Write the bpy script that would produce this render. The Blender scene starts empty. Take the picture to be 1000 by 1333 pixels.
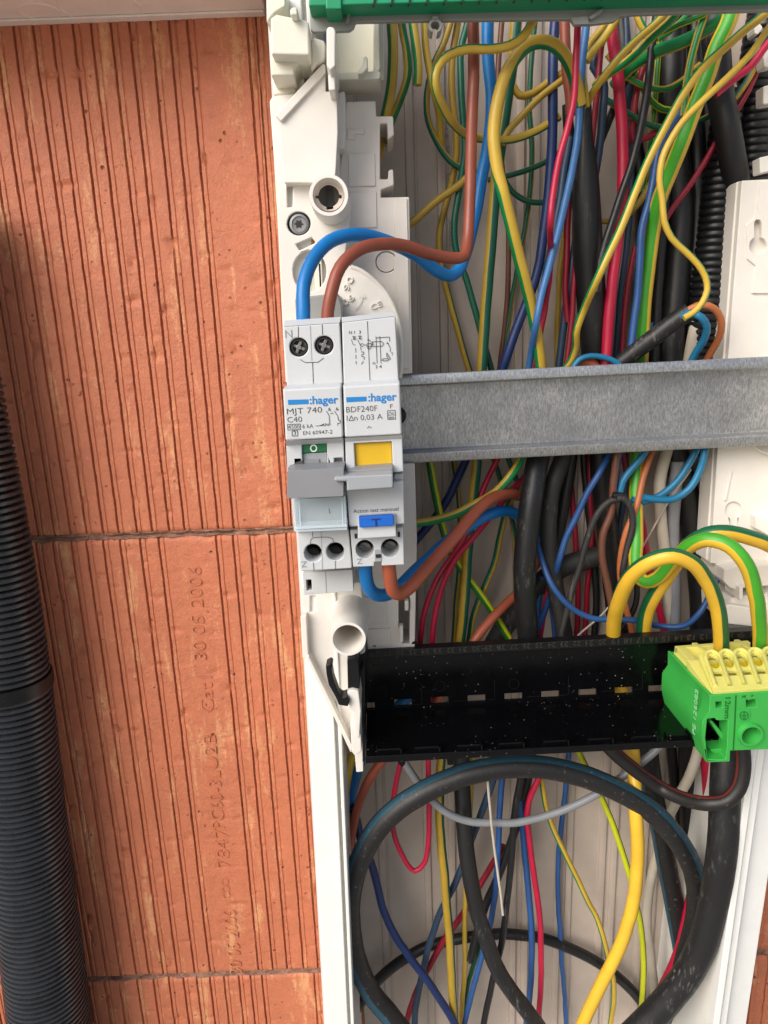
import bpy, math, random
from mathutils import Vector, noise
from mathutils.geometry import delaunay_2d_cdt
random.seed(7)
S = bpy.context.scene
COL = S.collection
rad = math.radians

# ------------------------------------------------------------------ camera, sky, sun, exposure
FPX, CX, CY = 900.0, 500.0, 666.5            # focal length and centre in photo pixels (1000 x 1333)
HCAM = 330.0                                 # mm from the trunking's back panel to the lens
def norm(a):
    l = math.sqrt(sum(x*x for x in a)); return [x/l for x in a]
def dot(a, b): return sum(x*y for x, y in zip(a, b))
V1 = (137.0, 3640.0)                         # vanishing point of the plumb lines, from the centre
DOWN = norm([V1[0], V1[1], FPX])
_r = math.atan2(V1[0], V1[1])
RIGHT = [math.cos(_r), -math.sin(_r), 0.0]
FWD = [RIGHT[1]*DOWN[2]-RIGHT[2]*DOWN[1], RIGHT[2]*DOWN[0]-RIGHT[0]*DOWN[2], RIGHT[0]*DOWN[1]-RIGHT[1]*DOWN[0]]
CAMPOS = Vector((0, -HCAM, 0))
def ray(px, py):
    d = [px-CX, py-CY, FPX]
    return Vector((dot(d, RIGHT), dot(d, FWD), -dot(d, DOWN)))
def P(px, py, h):
    """point (mm) seen at a photo pixel, h mm out from the back panel"""
    d = ray(px, py); return CAMPOS + d*((HCAM-h)/d.y)
def mmpx(px, py, h):
    """size in mm of one photo pixel there"""
    d = ray(px, py); t = (HCAM-h)/d.y
    return t                                    # depth along the lens axis is t*FPX

cd = bpy.data.cameras.new('camera'); cam = bpy.data.objects.new('camera', cd); COL.objects.link(cam)
cd.sensor_fit = 'VERTICAL'; cd.sensor_height = 36.0; cd.lens = FPX/1333.0*36.0
cd.clip_start = 0.01; cd.clip_end = 500
from mathutils import Matrix
_m = Matrix(((RIGHT[0], -RIGHT[1], -RIGHT[2]), (FWD[0], -FWD[1], -FWD[2]), (-DOWN[0], DOWN[1], DOWN[2])))
cam.matrix_world = Matrix.Translation(CAMPOS*0.001) @ _m.to_4x4()
S.camera = cam

SUN_EL, SUN_AZ = 34.0, 222.0
w = bpy.data.worlds.new('World'); S.world = w; w.use_nodes = True
nt = w.node_tree
sky = nt.nodes.new('ShaderNodeTexSky'); sky.sky_type = 'NISHITA'; sky.sun_disc = False
sky.sun_elevation = rad(SUN_EL); sky.sun_rotation = rad(SUN_AZ); sky.air_density = 1.0; sky.dust_density = 3.0
nt.links.new(sky.outputs[0], nt.nodes['Background'].inputs[0])
nt.nodes['Background'].inputs[1].default_value = 0.085
sd = bpy.data.lights.new('sun', 'SUN'); so = bpy.data.objects.new('sun', sd); COL.objects.link(so)
sd.energy = 2.0; sd.angle = rad(45); sd.color = (1.0, 0.985, 0.965)
_sd = Vector((math.sin(rad(SUN_AZ))*math.cos(rad(SUN_EL)), math.cos(rad(SUN_AZ))*math.cos(rad(SUN_EL)), math.sin(rad(SUN_EL))))
so.rotation_euler = _sd.to_track_quat('Z', 'Y').to_euler()
S.view_settings.view_transform = 'Standard'; S.view_settings.look = 'None'
S.view_settings.exposure = 0.64; S.view_settings.gamma = 1.0
S.cycles.max_bounces = 8

# ------------------------------------------------------------------ materials
def lin(hx):
    hx = hx.lstrip('#'); out = []
    for i in (0, 2, 4):
        c = int(hx[i:i+2], 16)/255.0
        out.append(c/12.92 if c <= 0.04045 else ((c+0.055)/1.055)**2.4)
    return out
def rgba(c): return (c[0], c[1], c[2], 1.0)
MATS = {}
class NT:
    def __init__(s, name):
        s.m = bpy.data.materials.new(name); s.m.use_nodes = True; s.t = s.m.node_tree
        s.b = s.t.nodes['Principled BSDF']; s.tc = s.t.nodes.new('ShaderNodeTexCoord')
    def n(s, ty, **kw):
        nd = s.t.nodes.new(ty)
        for k, v in kw.items():
            if k in nd.inputs.keys(): nd.inputs[k].default_value = v
            else: setattr(nd, k, v)
        return nd
    def l(s, a, b): s.t.links.new(a, b)
    def noise(s, scale, detail=3, rough=.55, stretch=None, vec=None):
        nd = s.n('ShaderNodeTexNoise', Scale=scale, Detail=detail, Roughness=rough)
        src = vec or s.tc.outputs['Object']
        if stretch:
            mp = s.n('ShaderNodeMapping'); mp.inputs['Scale'].default_value = stretch
            s.l(src, mp.inputs['Vector']); src = mp.outputs[0]
        s.l(src, nd.inputs['Vector']); return nd.outputs['Fac']
    def ramp(s, fac, stops):
        nd = s.n('ShaderNodeValToRGB'); r = nd.color_ramp
        while len(r.elements) < len(stops): r.elements.new(0.5)
        for e, (p, c) in zip(r.elements, stops):
            e.position = p; e.color = rgba(c) if not isinstance(c, (int, float)) else (c, c, c, 1)
        s.l(fac, nd.inputs[0]); return nd.outputs[0]
    def mix(s, fac, a, b, ty='MIX'):
        nd = s.n('ShaderNodeMix', data_type='RGBA', blend_type=ty)
        for sock, val in ((nd.inputs[0], fac), (nd.inputs[6], a), (nd.inputs[7], b)):
            if hasattr(val, 'is_linked'): s.l(val, sock)
            elif isinstance(val, (int, float)): sock.default_value = val
            else: sock.default_value = rgba(val)
        return nd.outputs[2]
    def bump(s, hgt, strength, dist=0.001, prev=None):
        nd = s.n('ShaderNodeBump', Strength=strength, Distance=dist); s.l(hgt, nd.inputs['Height'])
        if prev: s.l(prev, nd.inputs['Normal'])
        return nd.outputs[0]

def plastic(name, hx, rough=.42, var=.10, dust=0.0, bump=.03, metal=0.0, spec=.5, alpha=None, sss=0.0):
    if name in MATS: return MATS[name]
    k = NT(name); c = lin(hx)
    n1 = k.noise(90, 4); n2 = k.noise(700, 2)
    col = k.mix(k.ramp(n1, [(0.3, 0), (0.7, 1)]), [x*(1-var) for x in c], [min(1, x*(1+var*.6)) for x in c])
    rr = k.n('ShaderNodeMapRange'); rr.inputs[3].default_value = max(.05, rough-.08); rr.inputs[4].default_value = min(1, rough+.12)
    k.l(n1, rr.inputs[0])
    if dust > 0:
        vo = k.n('ShaderNodeTexVoronoi', Scale=420.0); k.l(k.tc.outputs['Object'], vo.inputs['Vector'])
        d = k.ramp(vo.outputs['Distance'], [(0.05, 1), (0.13, 0)])
        patch = k.ramp(k.noise(45, 4, .7), [(0.46, 0), (0.62, 1)])
        dd = k.n('ShaderNodeMath', operation='MULTIPLY'); k.l(d, dd.inputs[0]); k.l(patch, dd.inputs[1])
        d2 = k.n('ShaderNodeMath', operation='MULTIPLY'); k.l(dd.outputs[0], d2.inputs[0]); d2.inputs[1].default_value = dust
        col = k.mix(d2.outputs[0], col, lin('#a79d90'))
    k.l(col, k.b.inputs['Base Color']); k.l(rr.outputs[0], k.b.inputs['Roughness'])
    k.b.inputs['Metallic'].default_value = metal; k.b.inputs['Specular IOR Level'].default_value = spec
    if sss:
        k.b.inputs['Subsurface Weight'].default_value = sss; k.b.inputs['Subsurface Radius'].default_value = (.002, .0015, .001)
        k.b.inputs['Subsurface Scale'].default_value = 1.0
    if bump: k.l(k.bump(n2, bump, .0004), k.b.inputs['Normal'])
    MATS[name] = k.m; return k.m

def wire_mat(name, hx, rough=.38, scuff=.25, scuffcol='#b9b2aa'):
    """extruded PVC: fine lengthwise drag lines, a few scuffs and dust"""
    if name in MATS: return MATS[name]
    k = NT(name); c = lin(hx)
    base = k.mix(k.ramp(k.noise(70, 3), [(0.3, 0), (0.75, 1)]), [x*.86 for x in c], [min(1, x*1.08) for x in c])
    lo = .55 if scuff > .5 else .64
    sc = k.ramp(k.noise(520, 6, .75, (1, 1, .22)), [(lo, 0), (lo+.12, 1)])
    pt = k.ramp(k.noise(40, 2), [(0.45, 0), (0.68, 1)])
    mm = k.n('ShaderNodeMath', operation='MULTIPLY'); k.l(sc, mm.inputs[0]); k.l(pt, mm.inputs[1])
    m2 = k.n('ShaderNodeMath', operation='MULTIPLY'); k.l(mm.outputs[0], m2.inputs[0]); m2.inputs[1].default_value = scuff
    col = k.mix(m2.outputs[0], base, lin(scuffcol))
    k.l(col, k.b.inputs['Base Color'])
    rr = k.n('ShaderNodeMapRange'); rr.inputs[3].default_value = rough-.07; rr.inputs[4].default_value = rough+.2
    k.l(k.noise(150, 3), rr.inputs[0]); k.l(rr.outputs[0], k.b.inputs['Roughness'])
    k.l(k.bump(k.noise(260, 4, .6, (1, 1, .3)), .10, .0006), k.b.inputs['Normal'])
    MATS[name] = k.m; return k.m

def stripe_mat(name, hx_a, hx_b, rough=.36, edge=.02, dirt='#4d4030', dl=.70):
    """two-coloured insulation: the second colour runs along |u| < 0.35 of the UV round the wire"""
    if name in MATS: return MATS[name]
    k = NT(name); a, b = lin(hx_a), lin(hx_b)
    sep = k.n('ShaderNodeSeparateXYZ'); k.l(k.tc.outputs['UV'], sep.inputs[0])
    ab = k.n('ShaderNodeMath', operation='ABSOLUTE'); k.l(sep.outputs[0], ab.inputs[0])
    wob = k.n('ShaderNodeMath', operation='MULTIPLY_ADD'); k.l(k.noise(120, 2), wob.inputs[0]); wob.inputs[1].default_value = .04; k.l(ab.outputs[0], wob.inputs[2])
    f = k.ramp(wob.outputs[0], [(0.37-edge, 1), (0.37+edge, 0)])
    v = k.ramp(k.noise(70, 3), [(0.3, 0), (0.75, 1)])
    ca = k.mix(v, [x*.86 for x in a], [min(1, x*1.06) for x in a]); cb = k.mix(v, [x*.82 for x in b], [min(1, x*1.08) for x in b])
    col = k.mix(f, ca, cb)
    sp = k.ramp(k.noise(420, 5, .7), [(dl, 0), (dl+.08, .4)])
    col = k.mix(sp, col, lin(dirt))
    k.l(col, k.b.inputs['Base Color'])
    rr = k.n('ShaderNodeMapRange'); rr.inputs[3].default_value = rough-.06; rr.inputs[4].default_value = rough+.2
    k.l(k.noise(150, 3), rr.inputs[0]); k.l(rr.outputs[0], k.b.inputs['Roughness'])
    k.l(k.bump(k.noise(260, 4, .6, (1, 1, .3)), .10, .0006), k.b.inputs['Normal'])
    MATS[name] = k.m; return k.m

def brick_mat(name, hx, pale, dark):
    k = NT(name); c, p, d = lin(hx), lin(pale), lin(dark)
    big = k.ramp(k.noise(14, 5, .6), [(0.28, 0), (0.72, 1)])
    col = k.mix(big, [x*.80 for x in c], [x*1.12 for x in c])
    mid = k.ramp(k.noise(160, 6, .7), [(0.25, 0), (0.8, 1)])
    col = k.mix(mid, [x*.72 for x in c], col)
    # buff efflorescence patches, long in the extrusion direction
    pz = k.noise(48, 6, .7, (2.0, 1, .38)); pf = k.noise(420, 6, .78)
    add = k.n('ShaderNodeMath', operation='MULTIPLY_ADD'); k.l(pf, add.inputs[0]); add.inputs[1].default_value = .38; k.l(pz, add.inputs[2])
    pm = k.ramp(add.outputs[0], [(0.74, 0), (0.85, .55)])
    sx = k.n('ShaderNodeSeparateXYZ'); k.l(k.tc.outputs['Object'], sx.inputs[0])
    col = k.mix(pm, col, p)
    # pits and torn grog grains
    vo = k.n('ShaderNodeTexVoronoi', Scale=230.0); k.l(k.tc.outputs['Object'], vo.inputs['Vector'])
    pit = k.ramp(vo.outputs['Distance'], [(0.09, 1), (0.22, 0)])
    pmask = k.ramp(k.noise(85, 5, .75), [(0.545, 0), (0.62, 1)])
    pm2 = k.n('ShaderNodeMath', operation='MULTIPLY'); k.l(pit, pm2.inputs[0]); k.l(pmask, pm2.inputs[1])
    col = k.mix(pm2.outputs[0], col, d)
    gr = k.ramp(k.noise(650, 2), [(0.70, 0), (0.76, .5)])
    col = k.mix(gr, col, lin('#e2c4a8'))
    k.l(col, k.b.inputs['Base Color'])
    k.b.inputs['Roughness'].default_value = .52; k.b.inputs['Specular IOR Level'].default_value = .5
    # fine crackle
    vc = k.n('ShaderNodeTexVoronoi', Scale=90.0, feature='DISTANCE_TO_EDGE'); 
    wv = k.n('ShaderNodeMix', data_type='VECTOR'); wv.inputs[0].default_value = .02
    k.l(k.tc.outputs['Object'], wv.inputs[4])
    nz = k.n('ShaderNodeTexNoise', Scale=60.0, Detail=4.0); k.l(k.tc.outputs['Object'], nz.inputs['Vector']); k.l(nz.outputs['Color'], wv.inputs[5])
    k.l(wv.outputs[1], vc.inputs['Vector'])
    cr = k.ramp(vc.outputs['Distance'], [(0.0, 0), (0.03, 1)])
    crm = k.mix(k.ramp(k.noise(30, 3), [(0.50, 0), (0.6, 1)]), (1, 1, 1), cr)
    b1 = k.bump(k.noise(420, 5, .75), .5, .0016)
    inv = k.n('ShaderNodeMath', operation='SUBTRACT'); inv.inputs[0].default_value = 1.0; k.l(pm2.outputs[0], inv.inputs[1])
    b2 = k.bump(inv.outputs[0], .8, .0012, b1)
    b3 = k.bump(crm, .25, .0006, b2)
    b4 = k.bump(k.noise(60, 4, .6), .25, .002, b3)
    k.l(b4, k.b.inputs['Normal'])
    return k.m

def zinc_mat():
    k = NT('galvanised_zinc')
    st = k.noise(950, 5, .75, (2.0, 1, .6)); n2 = k.noise(60, 5, .7)
    fl = k.noise(1000, 4, .75, (1.6, 1, .45))
    col = k.mix(k.ramp(st, [(0.40, 0), (0.60, 1)]), lin('#9a9998'), lin('#d2d1cf'))
    col = k.mix(k.ramp(n2, [(0.35, 0), (0.7, .6)]), col, lin('#909194'))
    col = k.mix(k.ramp(fl, [(0.62, 0), (0.75, .5)]), col, lin('#d5d5d5'))
    k.l(col, k.b.inputs['Base Color']); k.b.inputs['Metallic'].default_value = .85
    rr = k.n('ShaderNodeMapRange'); rr.inputs[3].default_value = .30; rr.inputs[4].default_value = .48
    k.l(st, rr.inputs[0]); k.l(rr.outputs[0], k.b.inputs['Roughness'])
    k.l(k.bump(st, .12, .0006, k.bump(fl, .10, .0005)), k.b.inputs['Normal'])
    return k.m

M_WHITE = plastic('white_plastic', '#e0dad1', .40, .04, .55, .02, sss=.0)
M_BACK = plastic('shaded_trunking_pvc', '#b6a89b', .34, .06, .3, .03)  # back panel: same white PVC as the walls, interior shade put into its colour
M_PLATE = plastic('bracket_plate_pvc', '#ded5cb', .40, .05, .3, .03)
M_WALLW = plastic('trunking_wall_pvc', '#e9e8e2', .30, .04, .2, .02)
M_BOX = plastic('box_plastic', '#eaddd2', .42, .05, .2, .03)
M_CREAM = plastic('cream_plastic', '#e0dccb', .42, .05, .2, .03)
M_DEV = plastic('device_grey', '#c4c6c7', .46, .025, .15, .05)
M_DEV2 = plastic('device_grey_shade', '#c3c3c2', .46, .03, .1, .05)
M_TOG = plastic('toggle_grey', '#86878a', .42, .04, .3, .05)
M_TOG2 = plastic('toggle_lip_grey', '#9a9ea2', .42, .04, .3, .05)
M_GREYP = plastic('grey_plastic', '#93938f', .45, .07, .3, .04)
M_YEL = plastic('yellow_flag', '#d9ae1c', .5, .05, .2, .03)
M_BLUEB = plastic('blue_button', '#0c62c4', .45, .05, .1, .03)
M_INK = plastic('grey_ink', '#3c3d40', .6, .1, 0, 0)
M_INKL = plastic('pale_ink', '#8a8b8e', .6, .1, 0, 0)
M_LOGO = plastic('blue_ink', '#0f7ac0', .5, .04, 0, 0)
M_INKW = plastic('white_ink', '#e9efe9', .6, .05, 0, 0)
M_INKB = plastic('dark_blue_ink', '#082a66', .5, .05, 0, 0)
M_GREENF = plastic('green_flag', '#0c6b3c', .5, .06, .2, .03)
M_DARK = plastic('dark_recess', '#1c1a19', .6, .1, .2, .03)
M_HOLE = plastic('hole_lining', '#4a4744', .6, .1, .2, .03)
M_BLK = plastic('black_glossy_plastic', '#060607', .20, .3, 1.0, .03, spec=.30)
M_BLKM = plastic('black_satin_plastic', '#121213', .34, .2, .5, .05, spec=.35)
M_MARK = plastic('worn_black_relief', '#322e2b', .5, .2, .6, .05)
M_GRN = plastic('green_block_plastic', '#3aa646', .36, .07, .12, .03)
M_YELB = plastic('yellow_block_plastic', '#d6d070', .38, .05, .1, .03, sss=.15)
M_YELD = plastic('yellow_socket_plastic', '#cdb616', .4, .06, 0, .03)
M_GRNT = plastic('green_strip_plastic', '#0b9262', .40, .09, .3, .04)
M_STEEL = plastic('dull_steel', '#8b8b8b', .38, .15, .4, .10, metal=.9)
M_STEELD = plastic('blackened_steel', '#3a3836', .42, .3, .5, .25, metal=.7)
M_ZINC = zinc_mat()
M_BRICK = brick_mat('fired_clay', '#c97653', '#deaa78', '#69331f')
M_STAMP = plastic('stamped_clay', '#a3543b', .7, .2, .2, .2)
M_COND = plastic('black_conduit', '#2d2f33', .26, .2, .25, .06)
M_COND2 = plastic('black_flexible_conduit', '#17181a', .34, .2, .3, .06)
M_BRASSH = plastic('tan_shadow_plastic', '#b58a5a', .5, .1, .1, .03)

def mortar_mat():
    k = NT('mortar'); 
    col = k.mix(k.ramp(k.noise(190, 6, .75), [(0.3, 0), (0.7, 1)]), lin('#4e2d23'), lin('#b98d76'))
    k.l(col, k.b.inputs['Base Color']); k.b.inputs['Roughness'].default_value = .9
    k.l(k.bump(k.noise(330, 6, .75), .9, .0025), k.b.inputs['Normal']); return k.m
M_MORT = mortar_mat()
def clear_mat():
    k = NT('clear_plastic'); b = k.b
    b.inputs['Base Color'].default_value = (.80, .90, .95, 1); b.inputs['Alpha'].default_value = .14
    b.inputs['Roughness'].default_value = .10; b.inputs['IOR'].default_value = 1.5; b.inputs['Specular IOR Level'].default_value = .8
    k.l(k.bump(k.noise(500, 3), .05, .0004), b.inputs['Normal']); return k.m
M_CLEAR = clear_mat()
M_CLEARE = M_CLEAR.copy(); M_CLEARE.node_tree.nodes['Principled BSDF'].inputs['Alpha'].default_value = .5

# ------------------------------------------------------------------ mesh builder (all in mm)
class Plane:
    """a plane in the place, with its own axes; prisms grow along its normal, towards the viewer"""
    def __init__(s, O, ux, uy):
        s.O = Vector(O); s.x = Vector(ux).normalized(); s.n = s.x.cross(Vector(uy)).normalized(); s.y = s.n.cross(s.x)
    def at(s, px, py):
        d = ray(px, py); t = (s.O-CAMPOS).dot(s.n)/d.dot(s.n); q = CAMPOS+d*t-s.O
        return (q.dot(s.x), q.dot(s.y))
    def w(s, a, b, t=0): return s.O + s.x*a + s.y*b + s.n*t
def wall(h): return Plane((0, -h, 0), (1, 0, 0), (0, 0, 1))

def inside(p, poly):
    c = False; j = len(poly)-1
    for i in range(len(poly)):
        (xi_, yi_), (xj, yj) = poly[i], poly[j]
        if (yi_ > p[1]) != (yj > p[1]) and p[0] < (xj-xi_)*(p[1]-yi_)/(yj-yi_)+xi_: c = not c
        j = i
    return c
def stripe_at(ks, t):
    if t <= ks[0][0]: return ks[0][1]
    for (t0, a0), (t1, a1) in zip(ks, ks[1:]):
        if t <= t1: return a0+(a1-a0)*(t-t0)/max(t1-t0, 1e-6)
    return ks[-1][1]
class MB:
    def __init__(s): s.v = []; s.f = []; s.uv = {}; s.sm = set()
    def quad(s, *pts):
        b = len(s.v); s.v += [Vector(p) for p in pts]; s.f.append(tuple(range(b, b+len(pts))))
    def prism2(s, pl, poly, t0, t1, holes=()):
        """prism over a polygon in plane coordinates"""
        def area(p): return sum(p[i][0]*p[(i+1) % len(p)][1]-p[(i+1) % len(p)][0]*p[i][1] for i in range(len(p)))
        poly = list(poly)
        if area(poly) < 0: poly.reverse()
        hs = []
        for h in holes:
            h = list(h)
            if area(h) > 0: h.reverse()
            hs.append(h)
        loops = [poly]+hs; flat = [p for l in loops for p in l]
        b = len(s.v); n = len(flat)
        s.v += [pl.w(x, y, t1) for x, y in flat] + [pl.w(x, y, t0) for x, y in flat]
        if hs:
            ed = []; o = 0
            for l in loops:
                ed += [(o+i, o+(i+1) % len(l)) for i in range(len(l))]; o += len(l)
            cv, _, cf, ov, _, _ = delaunay_2d_cdt([Vector(p) for p in flat], ed, [], 0, 1e-6)
            idx = []
            for k, o_ in enumerate(ov):
                if o_: idx.append(o_[0])
                else:
                    idx.append(-1)
            for t in cf:
                if any(idx[i] < 0 for i in t): continue
                q = [flat[idx[i]] for i in t]; t = [idx[i] for i in t]
                cxy = (sum(p[0] for p in q)/3, sum(p[1] for p in q)/3)
                if not inside(cxy, poly) or any(inside(cxy, h) for h in hs): continue
                if area(q) < 0: t = t[::-1]
                s.f.append(tuple(b+i for i in t)); s.f.append(tuple(b+n+i for i in t[::-1]))
        else:
            s.f.append(tuple(range(b, b+n))); s.f.append(tuple(b+n+i for i in range(n-1, -1, -1)))
        o = 0
        for l in loops:
            m = len(l)
            for i in range(m):
                a0, a1 = b+o+i, b+o+(i+1) % m
                s.f.append((a0, a0+n, a1+n, a1))
            o += m
    def prism(s, px, h1, h0, holes=(), pl=None):
        """prism whose front outline is a polygon of photo pixels lying h1 mm out, going straight back to h0"""
        p = pl or wall(h1)
        if pl is None: t1, t0 = 0, h0-h1
        else: t1, t0 = h1, h0
        s.prism2(p, [p.at(*q) for q in px], t0, t1, [[p.at(*q) for q in h] for h in holes])
        return s
    def rect(s, x0, y0, x1, y1, h1, h0, slope=-.045, **k):
        dx = (x1-x0)*slope
        return s.prism([(x0, y0), (x1, y0+dx), (x1+(y1-y0)*-.0, y1+dx), (x0, y1)], h1, h0, **k)
    def box(s, x0, x1, h0, h1, z0, z1):
        pl = wall(h1); s.prism2(pl, [(x0, z0), (x1, z0), (x1, z1), (x0, z1)], h0-h1, 0); return s
    def lathe(s, cx, cy, href, prof, n=28, mm=False, cap=True):
        """turned about an axis square to the wall through a photo pixel; prof = [(radius px, h)...]"""
        c = P(cx, cy, href); k = 1.0 if mm else mmpx(cx, cy, href)
        b0 = len(s.v)
        for r, h in prof:
            for i in range(n):
                a = 2*math.pi*i/n
                s.v.append(Vector((c.x+r*k*math.cos(a), -h, c.z+r*k*math.sin(a))))
        for j in range(len(prof)-1):
            for i in range(n):
                i2 = (i+1) % n
                s.f.append((b0+j*n+i, b0+j*n+i2, b0+(j+1)*n+i2, b0+(j+1)*n+i)[::-1])
        if cap:
            s.f.append(tuple(b0+i for i in range(n))); e = b0+(len(prof)-1)*n
            s.f.append(tuple(e+i for i in range(n-1, -1, -1)))
        return s
    def tube(s, pts, rads, n=12, stripe=None, caps=True):
        """swept tube; stripe = (angle at start, angle at end, half width) in degrees, 0 = facing the viewer, +90 = left when going down"""
        L = [0.0]
        for a, b in zip(pts, pts[1:]): L.append(L[-1]+(b-a).length)
        tot = max(L[-1], 1e-6); b0 = len(s.v); N = None; us = []
        for i, p in enumerate(pts):
            T = (pts[min(i+1, len(pts)-1)]-pts[max(i-1, 0)]).normalized()
            view = (CAMPOS-p).normalized(); q = view-T*view.dot(T)
            if q.length < .35 and N is not None: q = N-T*N.dot(T)
            N = q.normalized(); B = T.cross(N)
            for j in range(n):
                a = 2*math.pi*j/n
                s.v.append(p+(N*math.cos(a)+B*math.sin(a))*rads[i])
        for i in range(len(pts)-1):
            for j in range(n):
                j2 = (j+1) % n
                fi = len(s.f); s.f.append((b0+i*n+j, b0+(i+1)*n+j, b0+(i+1)*n+j2, b0+i*n+j2)); s.sm.add(fi)
                if stripe:
                    q = []
                    am = None
                    for ii, jj in ((i, j), (i+1, j), (i+1, j+1), (i, j+1)):
                        ctr = stripe_at(stripe[0], L[ii]/tot)
                        d = 360.0*jj/n-ctr
                        if am is None:
                            while d > 180: d -= 360
                            while d < -180: d += 360
                            am = d
                        else:
                            while d-am > 180: d -= 360
                            while d-am < -180: d += 360
                        q.append((d/stripe[1]*.35, L[ii]*.001))
                    s.uv[fi] = q
        if caps:
            s.f.append(tuple(b0+j for j in range(n))); e = b0+(len(pts)-1)*n
            s.f.append(tuple(e+j for j in range(n-1, -1, -1)))
        return s
    def ink(s, lines, h, wpx=1.0, pl=None):
        """printed lines lying on a face"""
        c = 0
        for ln in lines:
            for (xa, ya), (xb, yb) in zip(ln, ln[1:]):
                p = pl or wall(h); t = .12+.004*c; c += 1
                a = p.at(xa, ya); b = p.at(xb, yb)
                d = Vector((b[0]-a[0], b[1]-a[1])); 
                if d.length < 1e-6: continue
                d.normalize(); k = mmpx(xa, ya, h)*wpx*.5; o = Vector((-d.y, d.x))*k
                s.quad(p.w(a[0]-o.x, a[1]-o.y, t), p.w(b[0]-o.x, b[1]-o.y, t), p.w(b[0]+o.x, b[1]+o.y, t), p.w(a[0]+o.x, a[1]+o.y, t))
        return s
    def text(s, txt, a, b, h, cap, depth=.12, weight=0.0, pl=None, lift=.0):
        """lettering between two baseline pixels with a cap height in pixels"""
        p = pl or wall(h); A = Vector(p.at(*a)); B = Vector(p.at(*b)); ux = (B-A); W = ux.length; ux.normalize(); uy = Vector((-ux.y, ux.x))
        vs, fs, x0, x1, ch = glyphs(txt, weight)
        sx = W/max(x1-x0, 1e-6); sy = cap*mmpx(a[0], a[1], h)/ch
        b0 = len(s.v)
        for v in vs:
            q = A+ux*((v[0]-x0)*sx)+uy*(v[1]*sy)
            s.v.append(p.w(q.x, q.y, lift+(depth if v[2] > 0 else 0.0)))
        for f in fs: s.f.append(tuple(b0+i for i in f))
        return s
    def build(s, name, mat, parent=None, bevel=0.0, smooth=True, origin=None, seg=2):
        o0 = Vector(origin) if origin is not None else (PL[parent.name] if parent is not None else Vector((0, 0, 0)))
        me = bpy.data.meshes.new(name)
        me.from_pydata([tuple((v-o0)*.001) for v in s.v], [], s.f)
        if s.uv:
            ul = me.uv_layers.new(name='UVMap')
            for pi, poly in enumerate(me.polygons):
                q = s.uv.get(pi)
                for li, k in enumerate(poly.loop_indices): ul.data[k].uv = q[li] if q else (1.0, 0.0)
        me.validate(); 
        if smooth:
            me.shade_smooth()
            me.set_sharp_from_angle(angle=rad(38))
        me.materials.append(mat)
        o = bpy.data.objects.new(name, me); COL.objects.link(o)
        if parent is not None: o.parent = parent
        PL[o.name] = o0
        if parent is None: o.location = o0*.001
        if bevel:
            md = o.modifiers.new('bevel', 'BEVEL'); md.width = bevel*.001; md.segments = seg; md.limit_method = 'ANGLE'; md.angle_limit = rad(40)
            md.harden_normals = True
        return o
PL = {}
_gc = {}
def glyphs(txt, weight):
    key = (txt, weight)
    if key in _gc: return _gc[key]
    cu = bpy.data.curves.new('t', 'FONT'); cu.body = txt; cu.size = 1.0; cu.extrude = .02; cu.resolution_u = 3; cu.offset = weight; cu.fill_mode = 'FRONT'
    ob = bpy.data.objects.new('t', cu); me = bpy.data.meshes.new_from_object(ob)
    vs = [tuple(v.co) for v in me.vertices]; fs = [tuple(p.vertices) for p in me.polygons]
    bpy.data.objects.remove(ob); bpy.data.meshes.remove(me)
    xs = [v[0] for v in vs]; r = (vs, fs, min(xs), max(xs), .70)
    _gc[key] = r; return r

def thing(name, label, cat, loc, group=None):
    o = bpy.data.objects.new(name, None); COL.objects.link(o); o.empty_display_size = .01
    o.location = Vector(loc)*.001; PL[o.name] = Vector(loc); o['label'] = label; o['category'] = cat
    if group: o['group'] = group
    return o
def tag(o, label, cat, group=None):
    o['label'] = label; o['category'] = cat
    if group: o['group'] = group
    return o
def circ(cx, cy, r, n=24, a0=0, a1=360, ry=None):
    full = abs(a1-a0) >= 360
    return [(cx+r*math.cos(rad(a0+(a1-a0)*i/(n if full else n-1))), cy+(ry or r)*math.sin(rad(a0+(a1-a0)*i/(n if full else n-1)))) for i in range(n)]
def spline(pts, step=2.5):
    """centripetal Catmull-Rom through 4-vectors (x, y, z, radius)"""
    P4 = [Vector(p) for p in pts]
    if len(P4) == 2: P4 = [P4[0], (P4[0]+P4[1])*.5, P4[1]]
    P4 = [P4[0]*2-P4[1]] + P4 + [P4[-1]*2-P4[-2]]
    out = []
    for i in range(1, len(P4)-2):
        p0, p1, p2, p3 = P4[i-1:i+3]
        def kn(a, b): return max((a.xyz-b.xyz).length, 1e-4)**.5
        t1 = kn(p0, p1); t2 = t1+kn(p1, p2); t3 = t2+kn(p2, p3)
        n = max(2, int((p2.xyz-p1.xyz).length/step))
        for j in range(n):
            t = t1+(t2-t1)*j/n
            a1 = p0*((t1-t)/t1)+p1*(t/t1); a2 = p1*((t2-t)/(t2-t1))+p2*((t-t1)/(t2-t1)); a3 = p2*((t3-t)/(t3-t2))+p3*((t-t2)/(t3-t2))
            b1 = a1*((t2-t)/t2)+a2*(t/t2); b2 = a2*((t3-t)/(t3-t1))+a3*((t-t1)/(t3-t1))
            out.append(b1*((t2-t)/(t2-t1))+b2*((t-t1)/(t2-t1)))
    out.append(P4[-2]); return out
Vector.xyz  # 4-vectors keep their radius in w

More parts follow.
